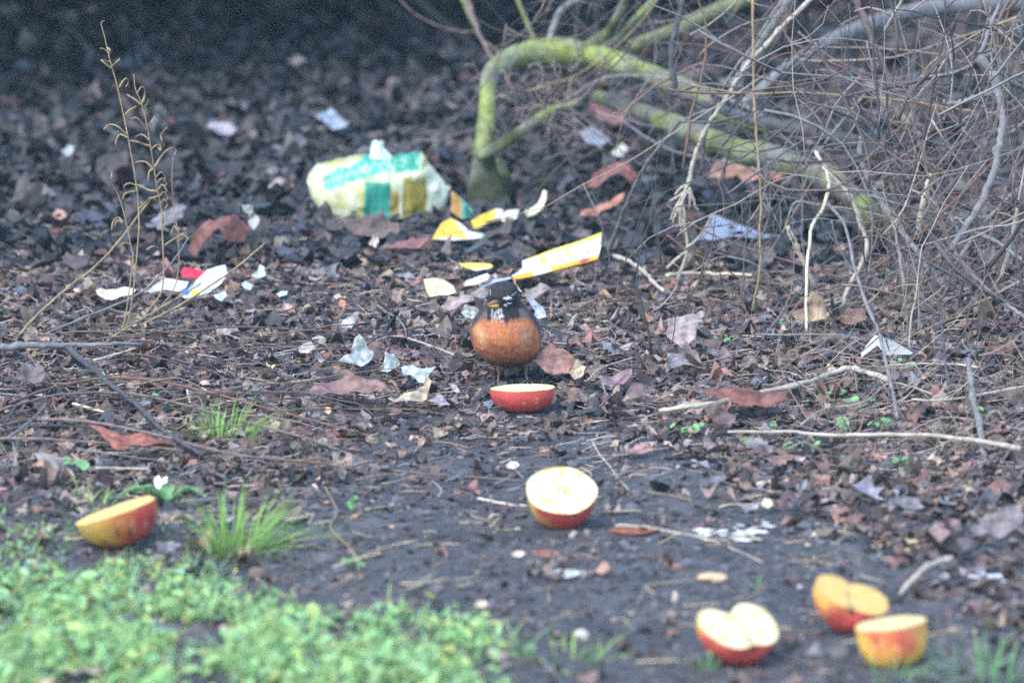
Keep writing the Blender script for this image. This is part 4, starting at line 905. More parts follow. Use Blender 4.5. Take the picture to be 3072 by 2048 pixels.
 ("twig", "thin brown twig from the grey-green branch down to the upper cane", 7, [(160, 890), (220, 980), (280, 1040), (335, 1100)], 'g', 'g', 5, 4, 'bark_brown', G3),
 ("twig", "thin red twig splitting off the lowest cane toward the path", 7, [(1540, 1505), (1700, 1525), (1850, 1540), (2060, 1580)], 'g', 'g', 6, 4, 'bark_red', G3),
 ("twig", "tiny whitish upright twig among the canes", 7, [(372, 1290), (366, 1250), (368, 1205)], 'g', 8.0, 6, 4, 'cream', G3),
 ("twig", "slim dark twig lying between the two grass tufts", 7, [(480, 1470), (650, 1490), (820, 1515), (1000, 1535)], 'g', 'g', 5, 3, 'bark_grey', G3),
 ("straw", "pale straw lying right of the grass tuft by the forked branch", 7, [(1100, 1115), (1108, 1150), (1118, 1190)], 'g', 'g', 5, 5, 'cream', G3),
 ("straw", "straight pale straw on the soil left of the lowest cane", 8, [(600, 215), (760, 217), (925, 222)], 'g', 'g', 5, 4, 'cream', G3),
 ("cane", "thin dark cane just above the straight thin cane on the left", 7, [(-20, 1370), (150, 1330), (350, 1325), (600, 1345), (850, 1395)], 'g', 'g', 8, 5, 'bark_dark', G3),
 ("branch", "grey-green branch lying in from the left edge", 7, [(-40, 862), (200, 855), (400, 852), (520, 852), (680, 845), (830, 848)], 'g', 'g', 24, 9, 'bark_grey', G3),
 ("branch", "forked branch slanting down from the grey-green branch to the path", 7, [(395, 868), (500, 950), (600, 1040), (800, 1200), (980, 1370), (1190, 1495)], 'g', 'g', 20, 13, 'bark_dark', G3),
 ("stalk", "tall straw stalk slanting up from the grey-green branch, leftmost", 7, [(75, 840), (180, 715), (300, 600), (430, 490), (560, 390), (700, 240), (880, 0)], 'g', 8.45, 8, 5, 'straw', "slanting dry stalks on the left"),
 ("stalk", "greyish stalk slanting up between the weeds", 7, [(200, 825), (330, 760), (500, 690), (800, 560), (960, 420), (1060, 300), (1110, 215)], 'g', 8.45, 8, 5, 'bark_grey', "slanting dry stalks on the left"),
 ("stalk", "straw stalk leaning far right over the pale blue packet", 7, [(735, 795), (860, 720), (1000, 650), (1150, 560), (1300, 460), (1430, 365), (1555, 255)], 'g', 8.45, 8, 5, 'straw', "slanting dry stalks on the left"),
 ("stalk", "thin stalk ending at the packet's left", 7, [(550, 885), (700, 780), (850, 690), (1060, 565), (1180, 490)], 'g', 8.45, 8, 5, 'straw', "slanting dry stalks on the left"),
 ("stalk", "short bent stalk low among the weed feet", 7, [(520, 840), (640, 780), (780, 720), (900, 695), (1050, 682)], 'g', 8.45, 8, 5, 'bark_grey', "slanting dry stalks on the left"),
 ("twig", "pale short twig with a cut end below the weeds", 7, [(552, 942), (650, 915), (800, 870)], 'g', 'g', 8, 5, 'cream', G3),
 ("cane", "upper reddish cane arching low across the left foreground", 7, [(60, 1190), (250, 1120), (400, 1080), (660, 1045), (900, 1060), (1200, 1122), (1600, 1232), (1900, 1310), (2170, 1385)], 'g', 'g', 9, 6, 'bark_red', G3),
 ("cane", "middle brown cane running right under the reddish one", 7, [(0, 1235), (150, 1190), (300, 1152), (600, 1130), (900, 1160), (1300, 1262), (1800, 1400), (2160, 1535)], 'g', 'g', 10, 6, 'bark_brown', G3),
 ("cane", "lowest long cane reaching past the path middle", 7, [(0, 1325), (200, 1292), (500, 1300), (800, 1352), (1000, 1400), (1200, 1455), (1500, 1510), (2156, 1575), (2500, 1605), (3080, 1650)], 'g', 'g', 12, 5, 'bark_brown', G3),
 ("cane", "straight thin cane over the wide rust leaf", 7, [(-20, 1402), (200, 1403), (400, 1412), (800, 1442), (1080, 1475)], 'g', 'g', 9, 6, 'bark_brown', G3),
 ("stick", "short peeled cream stick lying beside the forked branch", 7, [(430, 1198), (520, 1222), (610, 1243)], 'g', 'g', 10, 7, 'cream', G3),
 ("twig", "thin grey twig with curl at the far left edge", 7, [(0, 465), (90, 390), (170, 325), (205, 285), (200, 255)], 9.2, 9.2, 6, 4, 'bark_pale', G3),
 ("twig", "thin whitish twig standing up at the far left edge", 7, [(175, 315), (165, 250), (162, 190), (170, 130)], 9.2, 9.2, 4, 3, 'bark_pale', G3),
 ("twig", "curved grey twig lying left of the weeds", 7, [(0, 450), (90, 478), (180, 492), (280, 492), (340, 550)], 9.1, 9.0, 5, 3, 'bark_grey', G3),
 ("twig", "straw twig forked at its lower end on the path left of centre", 8, [(2040, 330), (2090, 420), (2120, 500), (2080, 590), (2200, 720), (2240, 800), (2270, 910)], 'g', 'g', 4, 8, 'straw', G3),
 ("straw", "pale straight straw lying left of the tipped apple", 10, [(95, 1125), (220, 1150), (370, 1178), (520, 1188)], 'g', 'g', 9, 6, 'cream', G3),
 ("twig", "pale twig running right from the dark red stub to the white droppings", 13, [(170, 492), (320, 497), (440, 520), (600, 548), (760, 600), (900, 660), (960, 690)], 'g', 'g', 9, 4, 'bark_pale', G3),
 ("twig", "slim grey twig slanting down the path behind the tipped apple", 10, [(1070, 630), (1130, 740), (1200, 820), (1300, 960), (1415, 1080)], 'g', 'g', 6, 4, 'bark_pale', G3),
 ("twig", "rusty arching twig at the right, behind the trio of apples", 13, [(1700, 715), (1800, 690), (1900, 620), (1960, 540), (2010, 430), (2030, 330)], 'g', 7.5, 4, 5, 'bark_red', G3),
 ("twig", "forked yellow-brown straw twig right of the droppings", 13, [(1185, 712), (1220, 675), (1270, 655), (1340, 640), (1375, 600)], 'g', 'g', 8, 4, 'straw', G3),
 ("twig", "lower curved prong of straw beside the forked straw twig", 13, [(1230, 675), (1300, 692), (1380, 690), (1440, 665)], 'g', 'g', 6, 4, 'straw', G3),
 ("stick", "short stick with one cream peeled end near the right-hand apples", 9, [(1610, 360), (1650, 310), (1720, 235), (1780, 195), (1850, 165), (1920, 150)], 'g', 'g', 13, 20, 'bark_pale', G3),
 ("twig", "dark thin twig lying behind the right-hand apples", 9, [(1530, 420), (1640, 370), (1780, 310), (1900, 285)], 'g', 'g', 8, 5, 'bark_dark', G3),
 ("twig", "loop of dark root fibre in front of the rear right-hand apple", 9, [(870, 725), (960, 760), (1080, 772), (1200, 755), (1270, 705)], 'g', 'g', 5, 4, 'bark_brown', G3),
 ("twig", "thin twig across the litter left of the bird", 11, [(900, 470), (1050, 430), (1200, 432), (1400, 490), (1600, 560), (1810, 640)], 'g', 'g', 4, 7, 'bark_pale', G3),
 ("twig", "slim twig slanting down toward the bird's left shoulder", 11, [(1560, 20), (1650, 90), (1720, 160), (1780, 218)], 8.9, 8.85, 6, 5, 'straw', G3),
 ("twig", "grey twig left of the ribbed card", 11, [(910, 60), (1000, 130), (1120, 200), (1220, 300), (1250, 420)], 'g', 'g', 7, 4, 'bark_grey', G3),
 ("twig", "thin pale twig pointing up the litter right of the bird", 1, [(1610, 1110), (1700, 1020), (1860, 960), (1996, 920)], 'g', 'g', 5, 5, 'bark_pale', G3),
]
made = {}
def nearer(Y, c, pts):
    q = px(c if len(pts[0]) == 2 else pts[0][2], pts[0])
    return 8.4+(Y-8.4)*.5 if Y != 'g' and q[0] > 1950 and Y > 8.4 else Y
CATS = {"stem": "stem", "vine": "vine", "stick": "stick", "stalk": "stalk", "twig": "twig", "branch": "branch", "cane": "cane", "straw": "straw"}
for (nm, lab, c, pts, a, b, w0, w1, mt, gr) in TW:
    made[lab[:22]] = branch(nm, lab, CATS[nm], c, pts, nearer(a, c, pts), nearer(b, c, pts), w0, w1, mt, None, gr)
# the pale forked stem with its broom of end twigs
ps = branch("stem", "pale stem slanting from the top edge, its low end splayed like a broom", "stem", 5, [(770, -30), (560, 170), (430, 320), (330, 420), (180, 650), (60, 830), (2016, 950, 4), (1970, 1090, 4), (1935, 1245, 4)], 8.8, 8.8, 13, 13, 'bark_pale', None, G1)
for pts in ([(1935, 1240), (1890, 1330), (1850, 1400), (1815, 1480)], [(1935, 1245), (1900, 1350), (1880, 1450), (1890, 1568)], [(1940, 1260), (1970, 1330), (1980, 1380), (2005, 1415)], [(1930, 1240), (1880, 1270), (1845, 1310)], [(1930, 1280), (1870, 1320), (1812, 1350)], [(1935, 1280), (1950, 1340), (1940, 1400)], [(1920, 1300), (1860, 1420), (1830, 1500)], [(1905, 1380), (1915, 1450), (1910, 1540)]):
    branch("side_twig", None, None, 4, pts, 8.8, 8.8, 8, 5, 'bark_pale', ps)
branch("side_twig", None, None, 6, [(105, 290), (180, 230), (230, 160), (265, 85)], 8.8, 8.78, 8, 7, 'bark_pale', ps)
branch("side_twig", None, None, 6, [(0, 400), (60, 345), (110, 305)], 8.8, 8.8, 8, 8, 'bark_pale', ps)
branch("side_twig", None, None, 6, [(60, 20), (110, 180), (118, 300), (80, 420), (30, 510)], 8.8, 8.8, 9, 6, 'bark_pale', ps)
# hanging twig under the grey vine carries the rind
branch("side_twig", None, None, 4, [(963, 1078), (962, 1150), (965, 1220), (966, 1310)], 9.7, 9.75, 7, 5, 'bark_brown', made["grey vine arching over"])

limb("leaning_trunk", [(60, -60), (260, 120), (520, 330)], [11.9, 11.8, 11.7], [50, 44, 34], 'bark_dark', None, "blurred thin grey trunk slanting in the far dark, left of the mossy trunk", "sapling", rough=.04)
limb("leaning_trunk", [(-160, -40), (-40, 60), (80, 140), (200, 260)], [12.2, 12.1, 12.0, 11.9], [44, 40, 34, 26], 'bark_dark', None, "fainter blurred sapling trunk lying across the far dark at the top", "sapling", rough=.04)
branch("far_twig", "blurred blue-grey strip crossing behind the tallest dry weed", "twig", 2, [(430, 180), (490, 230), (560, 320), (640, 370), (720, 410)], 11.4, 11.3, 9, 14, 'bark_dark')
# ------------------------------------------------------------ the tangle of hair-thin twigs nobody could count
def tangle(n, box, Yr, lenr, w, mats, ang, curl, name, label, seedling=0, sides=4):
    V, F, C = [], [], []
    for _ in range(n):
        x = random.uniform(box[0], box[2]); y = random.uniform(box[1], box[3]); Y = random.uniform(*Yr); Yg = gp(x, min(2040, max(1, y))).y if y > 0 else 13
        Y = min(Y, Yg-.02); p = ap(x, y, Y); L = random.uniform(*lenr); a = random.gauss(*ang) if random.random() < .7 else random.uniform(0, 6.28); b = random.gauss(0, .35); st = 9; k = random.gauss(0, curl)
        pts = [p]
        for i in range(st):
            q = pts[-1]+Vector((math.cos(a)*math.cos(b), math.sin(b)*.5, math.sin(a)*math.cos(b)))*L/st
            q.z = max(q.z, hgt(q.x, q.y)+.004); pts.append(q); a += k/st+random.gauss(0, .13); b += random.gauss(0, .1)
        r = w[0]+(w[1]-w[0])*random.random()**2.2; s = len(V); tube(pts, [r*(1-.09*i) for i in range(st+1)], sides, .12, V, F)
        for q in range(1, st, 2):
            if random.random() < seedling:
                d = Vector((random.gauss(0, 1), random.gauss(0, .4), random.gauss(0, 1))).normalized(); l2 = L*random.uniform(.12, .4); m = pts[q]
                bend = Vector((random.gauss(0, .3), 0, random.gauss(0, .3)-.15))*l2
                tube([m, m+d*l2*.35+bend*.1, m+d*l2*.7+bend*.4, m+d*l2+bend], [r*.7, r*.6, r*.5, r*.35], sides, .1, V, F)
        c = np.array(random.choice(mats))*random.uniform(.75, 1.25); C += [c]*(len(V)-s)
    return mk(name, [v[:] for v in V], F, M['twigbits'], None, label, "twig tangle", kind='stuff', cols=C)
tc = [(.17, .135, .115), (.12, .095, .085), (.23, .195, .17), (.10, .10, .105), (.16, .105, .085), (.3, .26, .22), (.17, .17, .17), (.06, .058, .06)]
tangle(125, (2600, 150, 3120, 950), (8.2, 8.9), (.12, .36), (.0006, .0034), tc, (1.15, .45), .6, "twig_tangle", "dense brush of thin brown twigs at the right edge", .35)
tangle(90, (2000, 0, 3100, 620), (8.3, 9.1), (.14, .5), (.0006, .0026), tc, (.2, .9), 1.1, "twig_tangle", "loose net of thin twigs across the top of the thicket", .45)
tangle(125, (1950, 560, 3080, 1150), (8.2, 9.0), (.07, .30), (.0005, .0018), tc, (.9, .8), .8, "twig_tangle", "thin twigs low in the thicket above the litter", .4)
tangle(70, (1500, -20, 2180, 380), (9.0, 9.6), (.07, .26), (.0005, .0014), tc, (.9, .9), 1.6, "twig_tangle", "fine twigs hanging between the mossy trunk and pale stems", .5)
tangle(60, (1470, 190, 1720, 440), (9.5, 9.75), (.02, .085), (.0005, .0011), [(.3, .23, .2), (.22, .16, .15), (.4, .34, .3)], (.6, 1.2), 3.2, "rootlet_tangle", "curled pale rootlets tangled in front of the mossy arch", .4)
tangle(34, (2680, 760, 2800, 960), (8.2, 8.5), (.04, .10), (.0006, .001), tc, (1.35, .2), .3, "rootlet_tangle", "brown rootlets hanging in the thicket's hollow", .3)
tangle(130, (2350, 1050, 3080, 1420), (7.5, 8.2), (.05, .2), (.0005, .0011), [(.36, .3, .25), (.2, .15, .13), (.28, .22, .18)], (.1, .35), .8, "twig_litter", "thin twigs strewn among the seedlings on the right", .2)

V, F, C = [], [], []
for _ in range(36):
    x, y = random.uniform(-80, 900), random.uniform(1040, 1400); p = gp(x, y); L = random.uniform(.12, .5); a = random.gauss(-.35, .6); k = random.gauss(-.4, 1.0); pts = []; q = Vector(p); h0 = random.uniform(.008, .022); am_ = random.uniform(0, .02)
    for i in range(11):
        u = i/10; pts.append(Vector((q.x, q.y, hgt(q.x, q.y)+h0+am_*math.sin(u*3.1)))); q = q+Vector((math.cos(a), math.sin(a), 0))*L/10; a += k/10
    r = random.uniform(.0006, .0016); s = len(V); tube(pts, [r*(1-.06*i) for i in range(11)], 5, .1, V, F); c = np.array(random.choice([(.10, .075, .065), (.14, .095, .08), (.07, .055, .05), (.18, .14, .11)]))*random.uniform(.8, 1.2); C += [c]*(len(V)-s)
mk("twig_litter", [v[:] for v in V], F, M['twigbits'], None, "layers of thin dark fallen canes on the left middle ground", "twig litter", kind='stuff', cols=C)
# ------------------------------------------------------------ dry weeds with curled side leaves (left)
GW = "dry weeds standing on the left"
def weed(label, stem, base, curls, w0):
    x, y = px(*base); b = gp(x, y); Y = b.y
    Q = [px(c, p) for c, p in stem]; P = [ap(q[0], q[1], Y+.02*i/len(Q)) for i, q in enumerate(Q)]; P.insert(0, b)
    R = [.8*w0*mpp(Y)/2*(1-.6*i/len(P)) for i in range(len(P))]; Ps, Rs = smooth_path(P, R, 5); V, F = tube(Ps, Rs, 6, .1)
    o = mk("dry_weed", V, F, M['straw'], None, label, "dry weed", GW, origin=b)
    for cu in curls:
        C_ = [ap(*px(2, p), Y+random.uniform(-.01, .02)) for p in cu]
        n = len(C_); S, r = smooth_path(C_, [3.2*mpp(Y)*(1-.5*i/n) for i in range(n)], 5); V, F = tube(S, r, 5, .15)
        mk("curled_leaf", V, F, M['straw'], o, origin=C_[0])
weed("tallest dry weed on the left, bending left to a hooked tip", [(7, (760, 680)), (7, (790, 480)), (7, (815, 200)), (2, (872, 1400)), (2, (860, 1200)), (2, (820, 950)), (2, (770, 700)), (2, (730, 520)), (2, (690, 380)), (2, (658, 240)), (2, (635, 150)), (2, (655, 130))], (7, (722, 815)),
     [[(800, 850), (740, 795), (685, 782), (650, 815)], [(798, 862), (750, 845), (725, 900), (735, 920)], [(700, 430), (660, 400), (636, 378), (690, 390)], [(698, 425), (725, 395), (752, 368)], [(748, 550), (770, 510), (795, 492), (805, 520), (790, 545)], [(785, 720), (815, 690), (855, 668)], [(872, 1310), (915, 1270), (945, 1240), (990, 1262)], [(690, 340), (655, 310), (630, 305)], [(672, 300), (690, 315), (688, 335)], [(862, 1210), (840, 1200), (785, 1215), (768, 1250)], [(856, 1165), (815, 1150), (780, 1165), (785, 1195)]], 8)
weed("bushiest dry weed, right of the tallest, covered in small curls", [(7, (880, 640)), (7, (948, 540)), (7, (962, 400)), (7, (950, 100)), (2, (1025, 1400)), (2, (1010, 1300)), (2, (980, 1150)), (2, (950, 950)), (2, (920, 780)), (2, (888, 650)), (2, (850, 560)), (2, (838, 465))], (7, (800, 760)),
     [[(920, 820), (885, 765), (850, 738), (820, 750)], [(925, 800), (950, 765), (975, 735), (996, 748)], [(942, 915), (900, 905), (860, 890), (818, 882)], [(940, 880), (890, 845), (850, 860)], [(960, 1060), (920, 1020), (880, 1012), (845, 1022)], [(972, 1045), (1005, 990), (1045, 945), (1085, 928), (1105, 945), (1092, 975)], [(960, 1060), (935, 1080), (930, 1140)], [(888, 660), (840, 620), (795, 595)], [(886, 655), (905, 610), (908, 560), (885, 548), (860, 585)], [(900, 680), (925, 650), (932, 630)], [(945, 940), (975, 915), (1000, 910), (1008, 945), (990, 925)], [(985, 1200), (925, 1190), (880, 1165), (855, 1158)], [(990, 1230), (940, 1250), (900, 1290), (875, 1315)],
      [(980, 1110), (1010, 1080), (1035, 1110), (1025, 1140)], [(985, 1150), (1015, 1120), (1045, 1150), (1030, 1170)], [(992, 1190), (1020, 1160), (1048, 1200), (1030, 1210)], [(1000, 1230), (1030, 1205), (1052, 1245), (1035, 1260)], [(1008, 1275), (1030, 1250), (1050, 1280), (1035, 1310)], [(1015, 880), (1010, 850), (1030, 820), (1048, 802)], [(1030, 1540), (1090, 1500), (1150, 1470), (1190, 1490)], [(920, 1568), (960, 1545), (1000, 1560)]], 8)
weed("thin straight dry weed, rightmost of the weeds", [(7, (1000, 560)), (7, (1048, 420)), (7, (1050, 250)), (2, (1110, 1420)), (2, (1090, 1280)), (2, (1078, 1130)), (2, (1085, 985))], (7, (830, 745)), [[(1110, 1440), (1090, 1420), (1075, 1470)], [(1118, 1500), (1150, 1475), (1185, 1500)], [(1105, 1450), (1120, 1430), (1118, 1470)]], 6)
weed("short thin dry weed, leftmost of the weeds, leaning left", [(7, (745, 640)), (7, (780, 350)), (2, (825, 1560)), (2, (780, 1350)), (2, (740, 1220)), (2, (702, 1145)), (2, (716, 1130))], (7, (705, 820)), [[(772, 1390), (740, 1365), (708, 1395), (700, 1445)], [(770, 1395), (735, 1385), (715, 1420)], [(818, 1530), (780, 1525), (750, 1545)], [(705, 1150), (700, 1110), (702, 1080)]], 6)
# ------------------------------------------------------------ green plants
def blade(V, F, C, base, az, L, w, lean, col, droop=.5):
    d = Vector((math.cos(az), math.sin(az), 0)); side = Vector((-d.y, d.x, 0)); n = 6; s = len(V)
    for i in range(n+1):
        u = i/n; an = lean+droop*u*u
        p = base+d*(L*(math.sin(lean)*u+droop*.5*u*u))+Vector((0, 0, L*(math.cos(lean)*u-.35*droop*u*u))); ww = w*(1-u**2.2)*(.6+.6*u if u < .5 else 1)
        V.append(p-side*ww); V.append(p+side*ww+Vector((0, 0, ww*.5))); C += [tuple(q*(.75+.4*u) for q in col)]*2
    for i in range(n): a = s+2*i; F.append((a, a+1, a+3, a+2))
def tuft(label, c, p, rad, n, L, w, col, lean=.6, lr=.45):
    b = gp(*px(c, p)); V, F, C = [], [], []
    for _ in range(n):
        az = random.uniform(0, 6.283); r = rad*math.sqrt(random.random()); x, y = b.x+math.cos(az)*r, b.y+math.sin(az)*r; k = random.uniform(.7, 1.35)
        blade(V, F, C, Vector((x, y, hgt(x, y)-.002)), az+random.gauss(0, .5), L*random.uniform(.45, 1.1), w*random.uniform(.6, 1.2), max(.02, random.gauss(lean, lr)), (col[0]*k*random.uniform(.8, 1.3), col[1]*k, col[2]*k), random.uniform(.1, .9))
    mk("grass_tuft", V, F, M['green'], None, label, "grass tuft", "grass tufts", cols=C)
GC = (.22, .42, .09); GC2 = (.18, .44, .15)
tuft("grass tuft beside the forked branch, on the left middle ground", 7, (1290, 1430), .030, 150, .062, .0009, GC, .7)
tuft("tall spiky grass tuft between the orange apple piece and the path", 8, (1480, 760), .026, 170, .088, .0011, GC, .75)
tuft("blurred grass tuft at the bottom right corner", 9, (2080, 890), .05, 34, .065, .0011, GC2, .45)
tuft("blurred short grass in front of the upright apple half", 9, (1580, 880), .03, 22, .032, .0010, GC2, .5)
tuft("low grass sprig under the heart-shaped apple", 9, (430, 820), .012, 9, .05, .0016, GC2, .7)
tuft("flat sparse grass spreading at the bottom, right of the weed patch", 12, (1600, 1260), .045, 26, .045, .0017, GC, 1.0)
tuft("pair of grass blades at the tipped apple's right side", 10, (1115, 1200), .002, 6, .028, .0008, GC, .7)
tuft("few bent green blades on the soil behind the right-hand apples", 9, (760, 350), .012, 6, .05, .001, GC, 1.1)
tuft("wispy grass at the left edge behind the orange apple piece", 8, (560, 470), .03, 22, .045, .0009, GC, .6)
tuft("wispy yellowish grass at the left edge in front of the orange piece", 8, (230, 720), .03, 22, .04, .001, (.25, .33, .06), .5)
tuft("young green sprout with two blades at the left edge", 7, (90, 1540), .004, 4, .045, .001, GC, .5)
def round_leaf(V, F, C, p, s, nrm, col, up=.2, wide=.72):
    n = Vector(nrm).normalized(); u = n.orthogonal().normalized(); u = Matrix.Rotation(random.uniform(0, 6.28), 3, n) @ u; w = n.cross(u); k = len(V); m = 10
    V.append(p); C.append(tuple(q*.85 for q in col))
    for i in range(m):
        a = 2*math.pi*i/m; r = s*(.8+.25*math.cos(a)+random.uniform(-.05, .05)); V.append(p+u*r*math.cos(a)+w*r*wide*math.sin(a)+n*(s*up*abs(math.sin(a))-.12*s*math.cos(a))); C.append(col)
    for i in range(m): F.append((k, k+1+i, k+1+(i+1) % m))
def seedling(label, c, p, n, s, spread, col=(.20, .42, .18), h=.012):
    b = gp(*px(c, p)); V, F, C = [], [], []
    for _ in range(n):
        az = random.uniform(0, 6.28); r = spread*random.uniform(.3, 1); q = Vector((b.x+math.cos(az)*r, b.y+math.sin(az)*r*.8, b.z+h*random.uniform(.5, 1.3))); k = random.uniform(.75, 1.25)
        t0 = len(V); tube([Vector((b.x, b.y, b.z-.001)), (Vector(b)+q)*.5+Vector((0, 0, h*.2)), q], [.0006, .0005, .0005], 4, 0, V, F); C += [(.2, .3, .1)]*(len(V)-t0)
        round_leaf(V, F, C, q, .8*s*random.uniform(.7, 1.2), (random.gauss(0, .4), -.45+random.gauss(0, .3), 1), tuple(x*k for x in col))
    mk("seedling", V, F, M['green'], None, label, "seedling", "green seedlings", cols=C)
for (lab, c, p, n, s, sp) in [
    ("rosette seedling on the soil furthest left of the right-hand seedlings", 6, (140, 1400), 9, .0085, .022), ("pair of round leaves just left of the bleached stick", 6, (640, 1365), 4, .007, .009),
    ("single big round leaf on the bleached stick", 6, (1030, 1385), 2, .013, .004), ("cluster of small leaves in front of the bleached stick", 6, (1270, 1370), 10, .006, .018),
    ("bright clover-like cluster behind the bleached stick", 6, (975, 1190), 10, .0075, .017), ("dark oval leaves beside the slim grey stem's foot", 6, (1150, 1255), 5, .011, .022),
    ("small leaves right of the slim grey stem", 6, (1345, 1020), 6, .007, .012), ("seedling with leaves over the thin bleached stick", 6, (1440, 1030), 4, .005, .009),
    ("seedling at the right edge near the broken stalk", 6, (1890, 1305), 5, .006, .012), ("round leaf seedling low on the soil right of the rosette", 6, (745, 1500), 5, .010, .010),
    ("tiny pair of leaves beside the low round-leaf seedling", 6, (480, 1465), 3, .006, .007), ("small-leaved sprig right of the low round-leaf seedling", 6, (850, 1505), 5, .006, .010),
    ("tiny seedling behind the large ragged mauve leaf", 6, (890, 760), 5, .009, .014), ("small green leaf at the cream stem's foot", 6, (700, 770), 2, .009, .006),
    ("scattered tiny leaves left of the cream stem's foot", 6, (340, 870), 6, .005, .02), ("two tiny leaves right of the bird", 1, (1430, 655), 4, .0055, .005),
    ("three small leaves by the lobed grey leaf", 13, (1705, 195), 4, .008, .012), ("pair of small leaves under the upright mauve leaf", 13, (1410, 205), 4, .007, .008),
    ("small leaf sprig on the left under the canes", 7, (570, 1100), 7, .006, .014), ("yellow-green leaf pair left of the forked branch's tip", 7, (920, 1195), 3, .007, .006),
    ("leaf pair lying right of the weed patch", 12, (-90, 590), 4, .010, .016), ("green leaves with curled edge left on the soil", 8, (2240, 480), 3, .009, .008),
    ("leafy sprig on the soil behind the orange apple piece", 8, (480, 250), 5, .009, .018)]:
    seedling(lab, c, p, n, s, sp)
# lobed weed behind the left apple with a white petal-like crumb
b = gp(*px(8, (1060, 470))); V, F, C = [], [], []
for az, L in ((2.6, .045), (3.0, .05), (.2, .035), (-.3, .04), (1.6, .03), (2.2, .04)):
    d = Vector((math.cos(az), math.sin(az)*.8, 0)); s = Vector((-d.y, d.x, 0)); k = len(V); n = 9
    for i in range(n+1):
        u = i/n; p = b+d*L*u+Vector((0, 0, .004+.016*math.sin(u*2.6))); w = .0085*math.sin(math.pi*min(1, .1+u*.85))**.7*(1 if i % 2 else .55)
        V += [p-s*w+Vector((0, 0, .003)), p, p+s*w+Vector((0, 0, .003))]; q = random.uniform(.8, 1.15); C += [(.15*q, .33*q, .13*q)]*3
    for i in range(n):
        for j in range(2): a = k+i*3+j; F.append((a, a+1, a+4, a+3))
wd = mk("leafy_weed", V, F, M['green'], None, "low lobed green weed just behind the orange apple piece", "weed", cols=C)
scrap("white_petal", "white crumpled petal-like scrap on the lobed green weed", "paper scrap", 8, [(975, 330), (970, 290), (1000, 265), (1012, 300), (1050, 278), (1052, 315), (1020, 320), (1010, 348), (990, 350)], 'paper', 50, .004, (.4, .4), cols=flat((.8, .82, .84), .06), lift=.012)

def patch(n, poly, s0, s1, h, cols, name, label, edge=30):
    def inside(X, Y):
        r = False; j = len(poly)-1
        for i in range(len(poly)):
            a, d = poly[i], poly[j]
            if (a[1] > Y) != (d[1] > Y) and X < (d[0]-a[0])*(Y-a[1])/(d[1]-a[1])+a[0]: r = not r
            j = i
        return r
    V, F, C = [], [], []; cnt = 0; tries = 0
    while cnt < n and tries < n*30:
        tries += 1
        y = random.uniform(5.9, 7.8); x = random.uniform(-.75, .7); X, Y = to_px((x, y, hgt(x, y)))
        if not inside(X+60*noise.noise(Vector((x*20, y*20, 4)))+random.gauss(0, 45), Y+random.gauss(0, 32)+edge*noise.noise(Vector((x*14, y*14, 2)))): continue
        dn = noise.noise(Vector((x*15, y*8, 6)))+.5*noise.noise(Vector((x*45, y*26, 3)))+.06
        if dn < -.17 or random.random() > .68+1.1*dn: continue
        cnt += 1
        z = hgt(x, y); hh = h*random.random()**1.5*(.6+max(0, dn+.3)); p = Vector((x, y, z+.003+hh)); k = random.uniform(.7, 1.25); cc = random.choice(cols); cc = tuple(q*k for q in cc)
        t = random.random()
        if t < .64:
            round_leaf(V, F, C, p, random.uniform(s0, s1), (random.gauss(0, .55), -.3+random.gauss(0, .5), 1), cc, random.uniform(-.1, .5), random.uniform(.3, .8))
        else:
            blade(V, F, C, Vector((x, y, z)), random.uniform(0, 6.28), random.uniform(.015, .045), .0009, random.uniform(.3, 1.2), cc)
        if random.random() < .3:
            s = len(V); tube([Vector((x, y, z)), Vector((x+random.gauss(0, .004), y, z+hh*.6)), p], [.0006]*3, 3, 0, V, F); C += [(.2, .33, .1)]*(len(V)-s)
    mk(name, V, F, M['green'], None, label, "ground cover", kind='stuff', cols=C)
PG = [(.28, .52, .22), (.35, .58, .25), (.22, .43, .15), (.40, .55, .18), (.33, .58, .32), (.14, .28, .09), (.28, .46, .15), (.42, .45, .14), (.20, .34, .20)]
patch(6500, [(-60, 1760), (200, 1745), (420, 1730), (620, 1780), (780, 1840), (900, 1880), (1080, 1850), (1230, 1880), (1420, 1900), (1500, 1960), (1480, 2080), (-60, 2080)], .0032, .0085, .011, PG, "chickweed", "low bright green weed carpet across the bottom left corner")
patch(420, [(-60, 1790), (700, 1830), (1400, 1930), (1480, 2080), (-60, 2080)], .008, .013, .012, PG[:4], "broad_weed", "broader leaves standing among the green weed carpet")
patch(650, [(-60, 1600), (180, 1640), (420, 1660), (560, 1700), (680, 1790), (420, 1740), (-60, 1770)], .003, .006, .014, PG, "chickweed", "thin scattering of green leaves in front of the orange apple piece")
patch(130, [(-60, 1500), (250, 1490), (450, 1440), (560, 1490), (560, 1560), (200, 1590), (-60, 1580)], .003, .006, .008, PG, "chickweed", "sparse green leaves behind the orange apple piece")

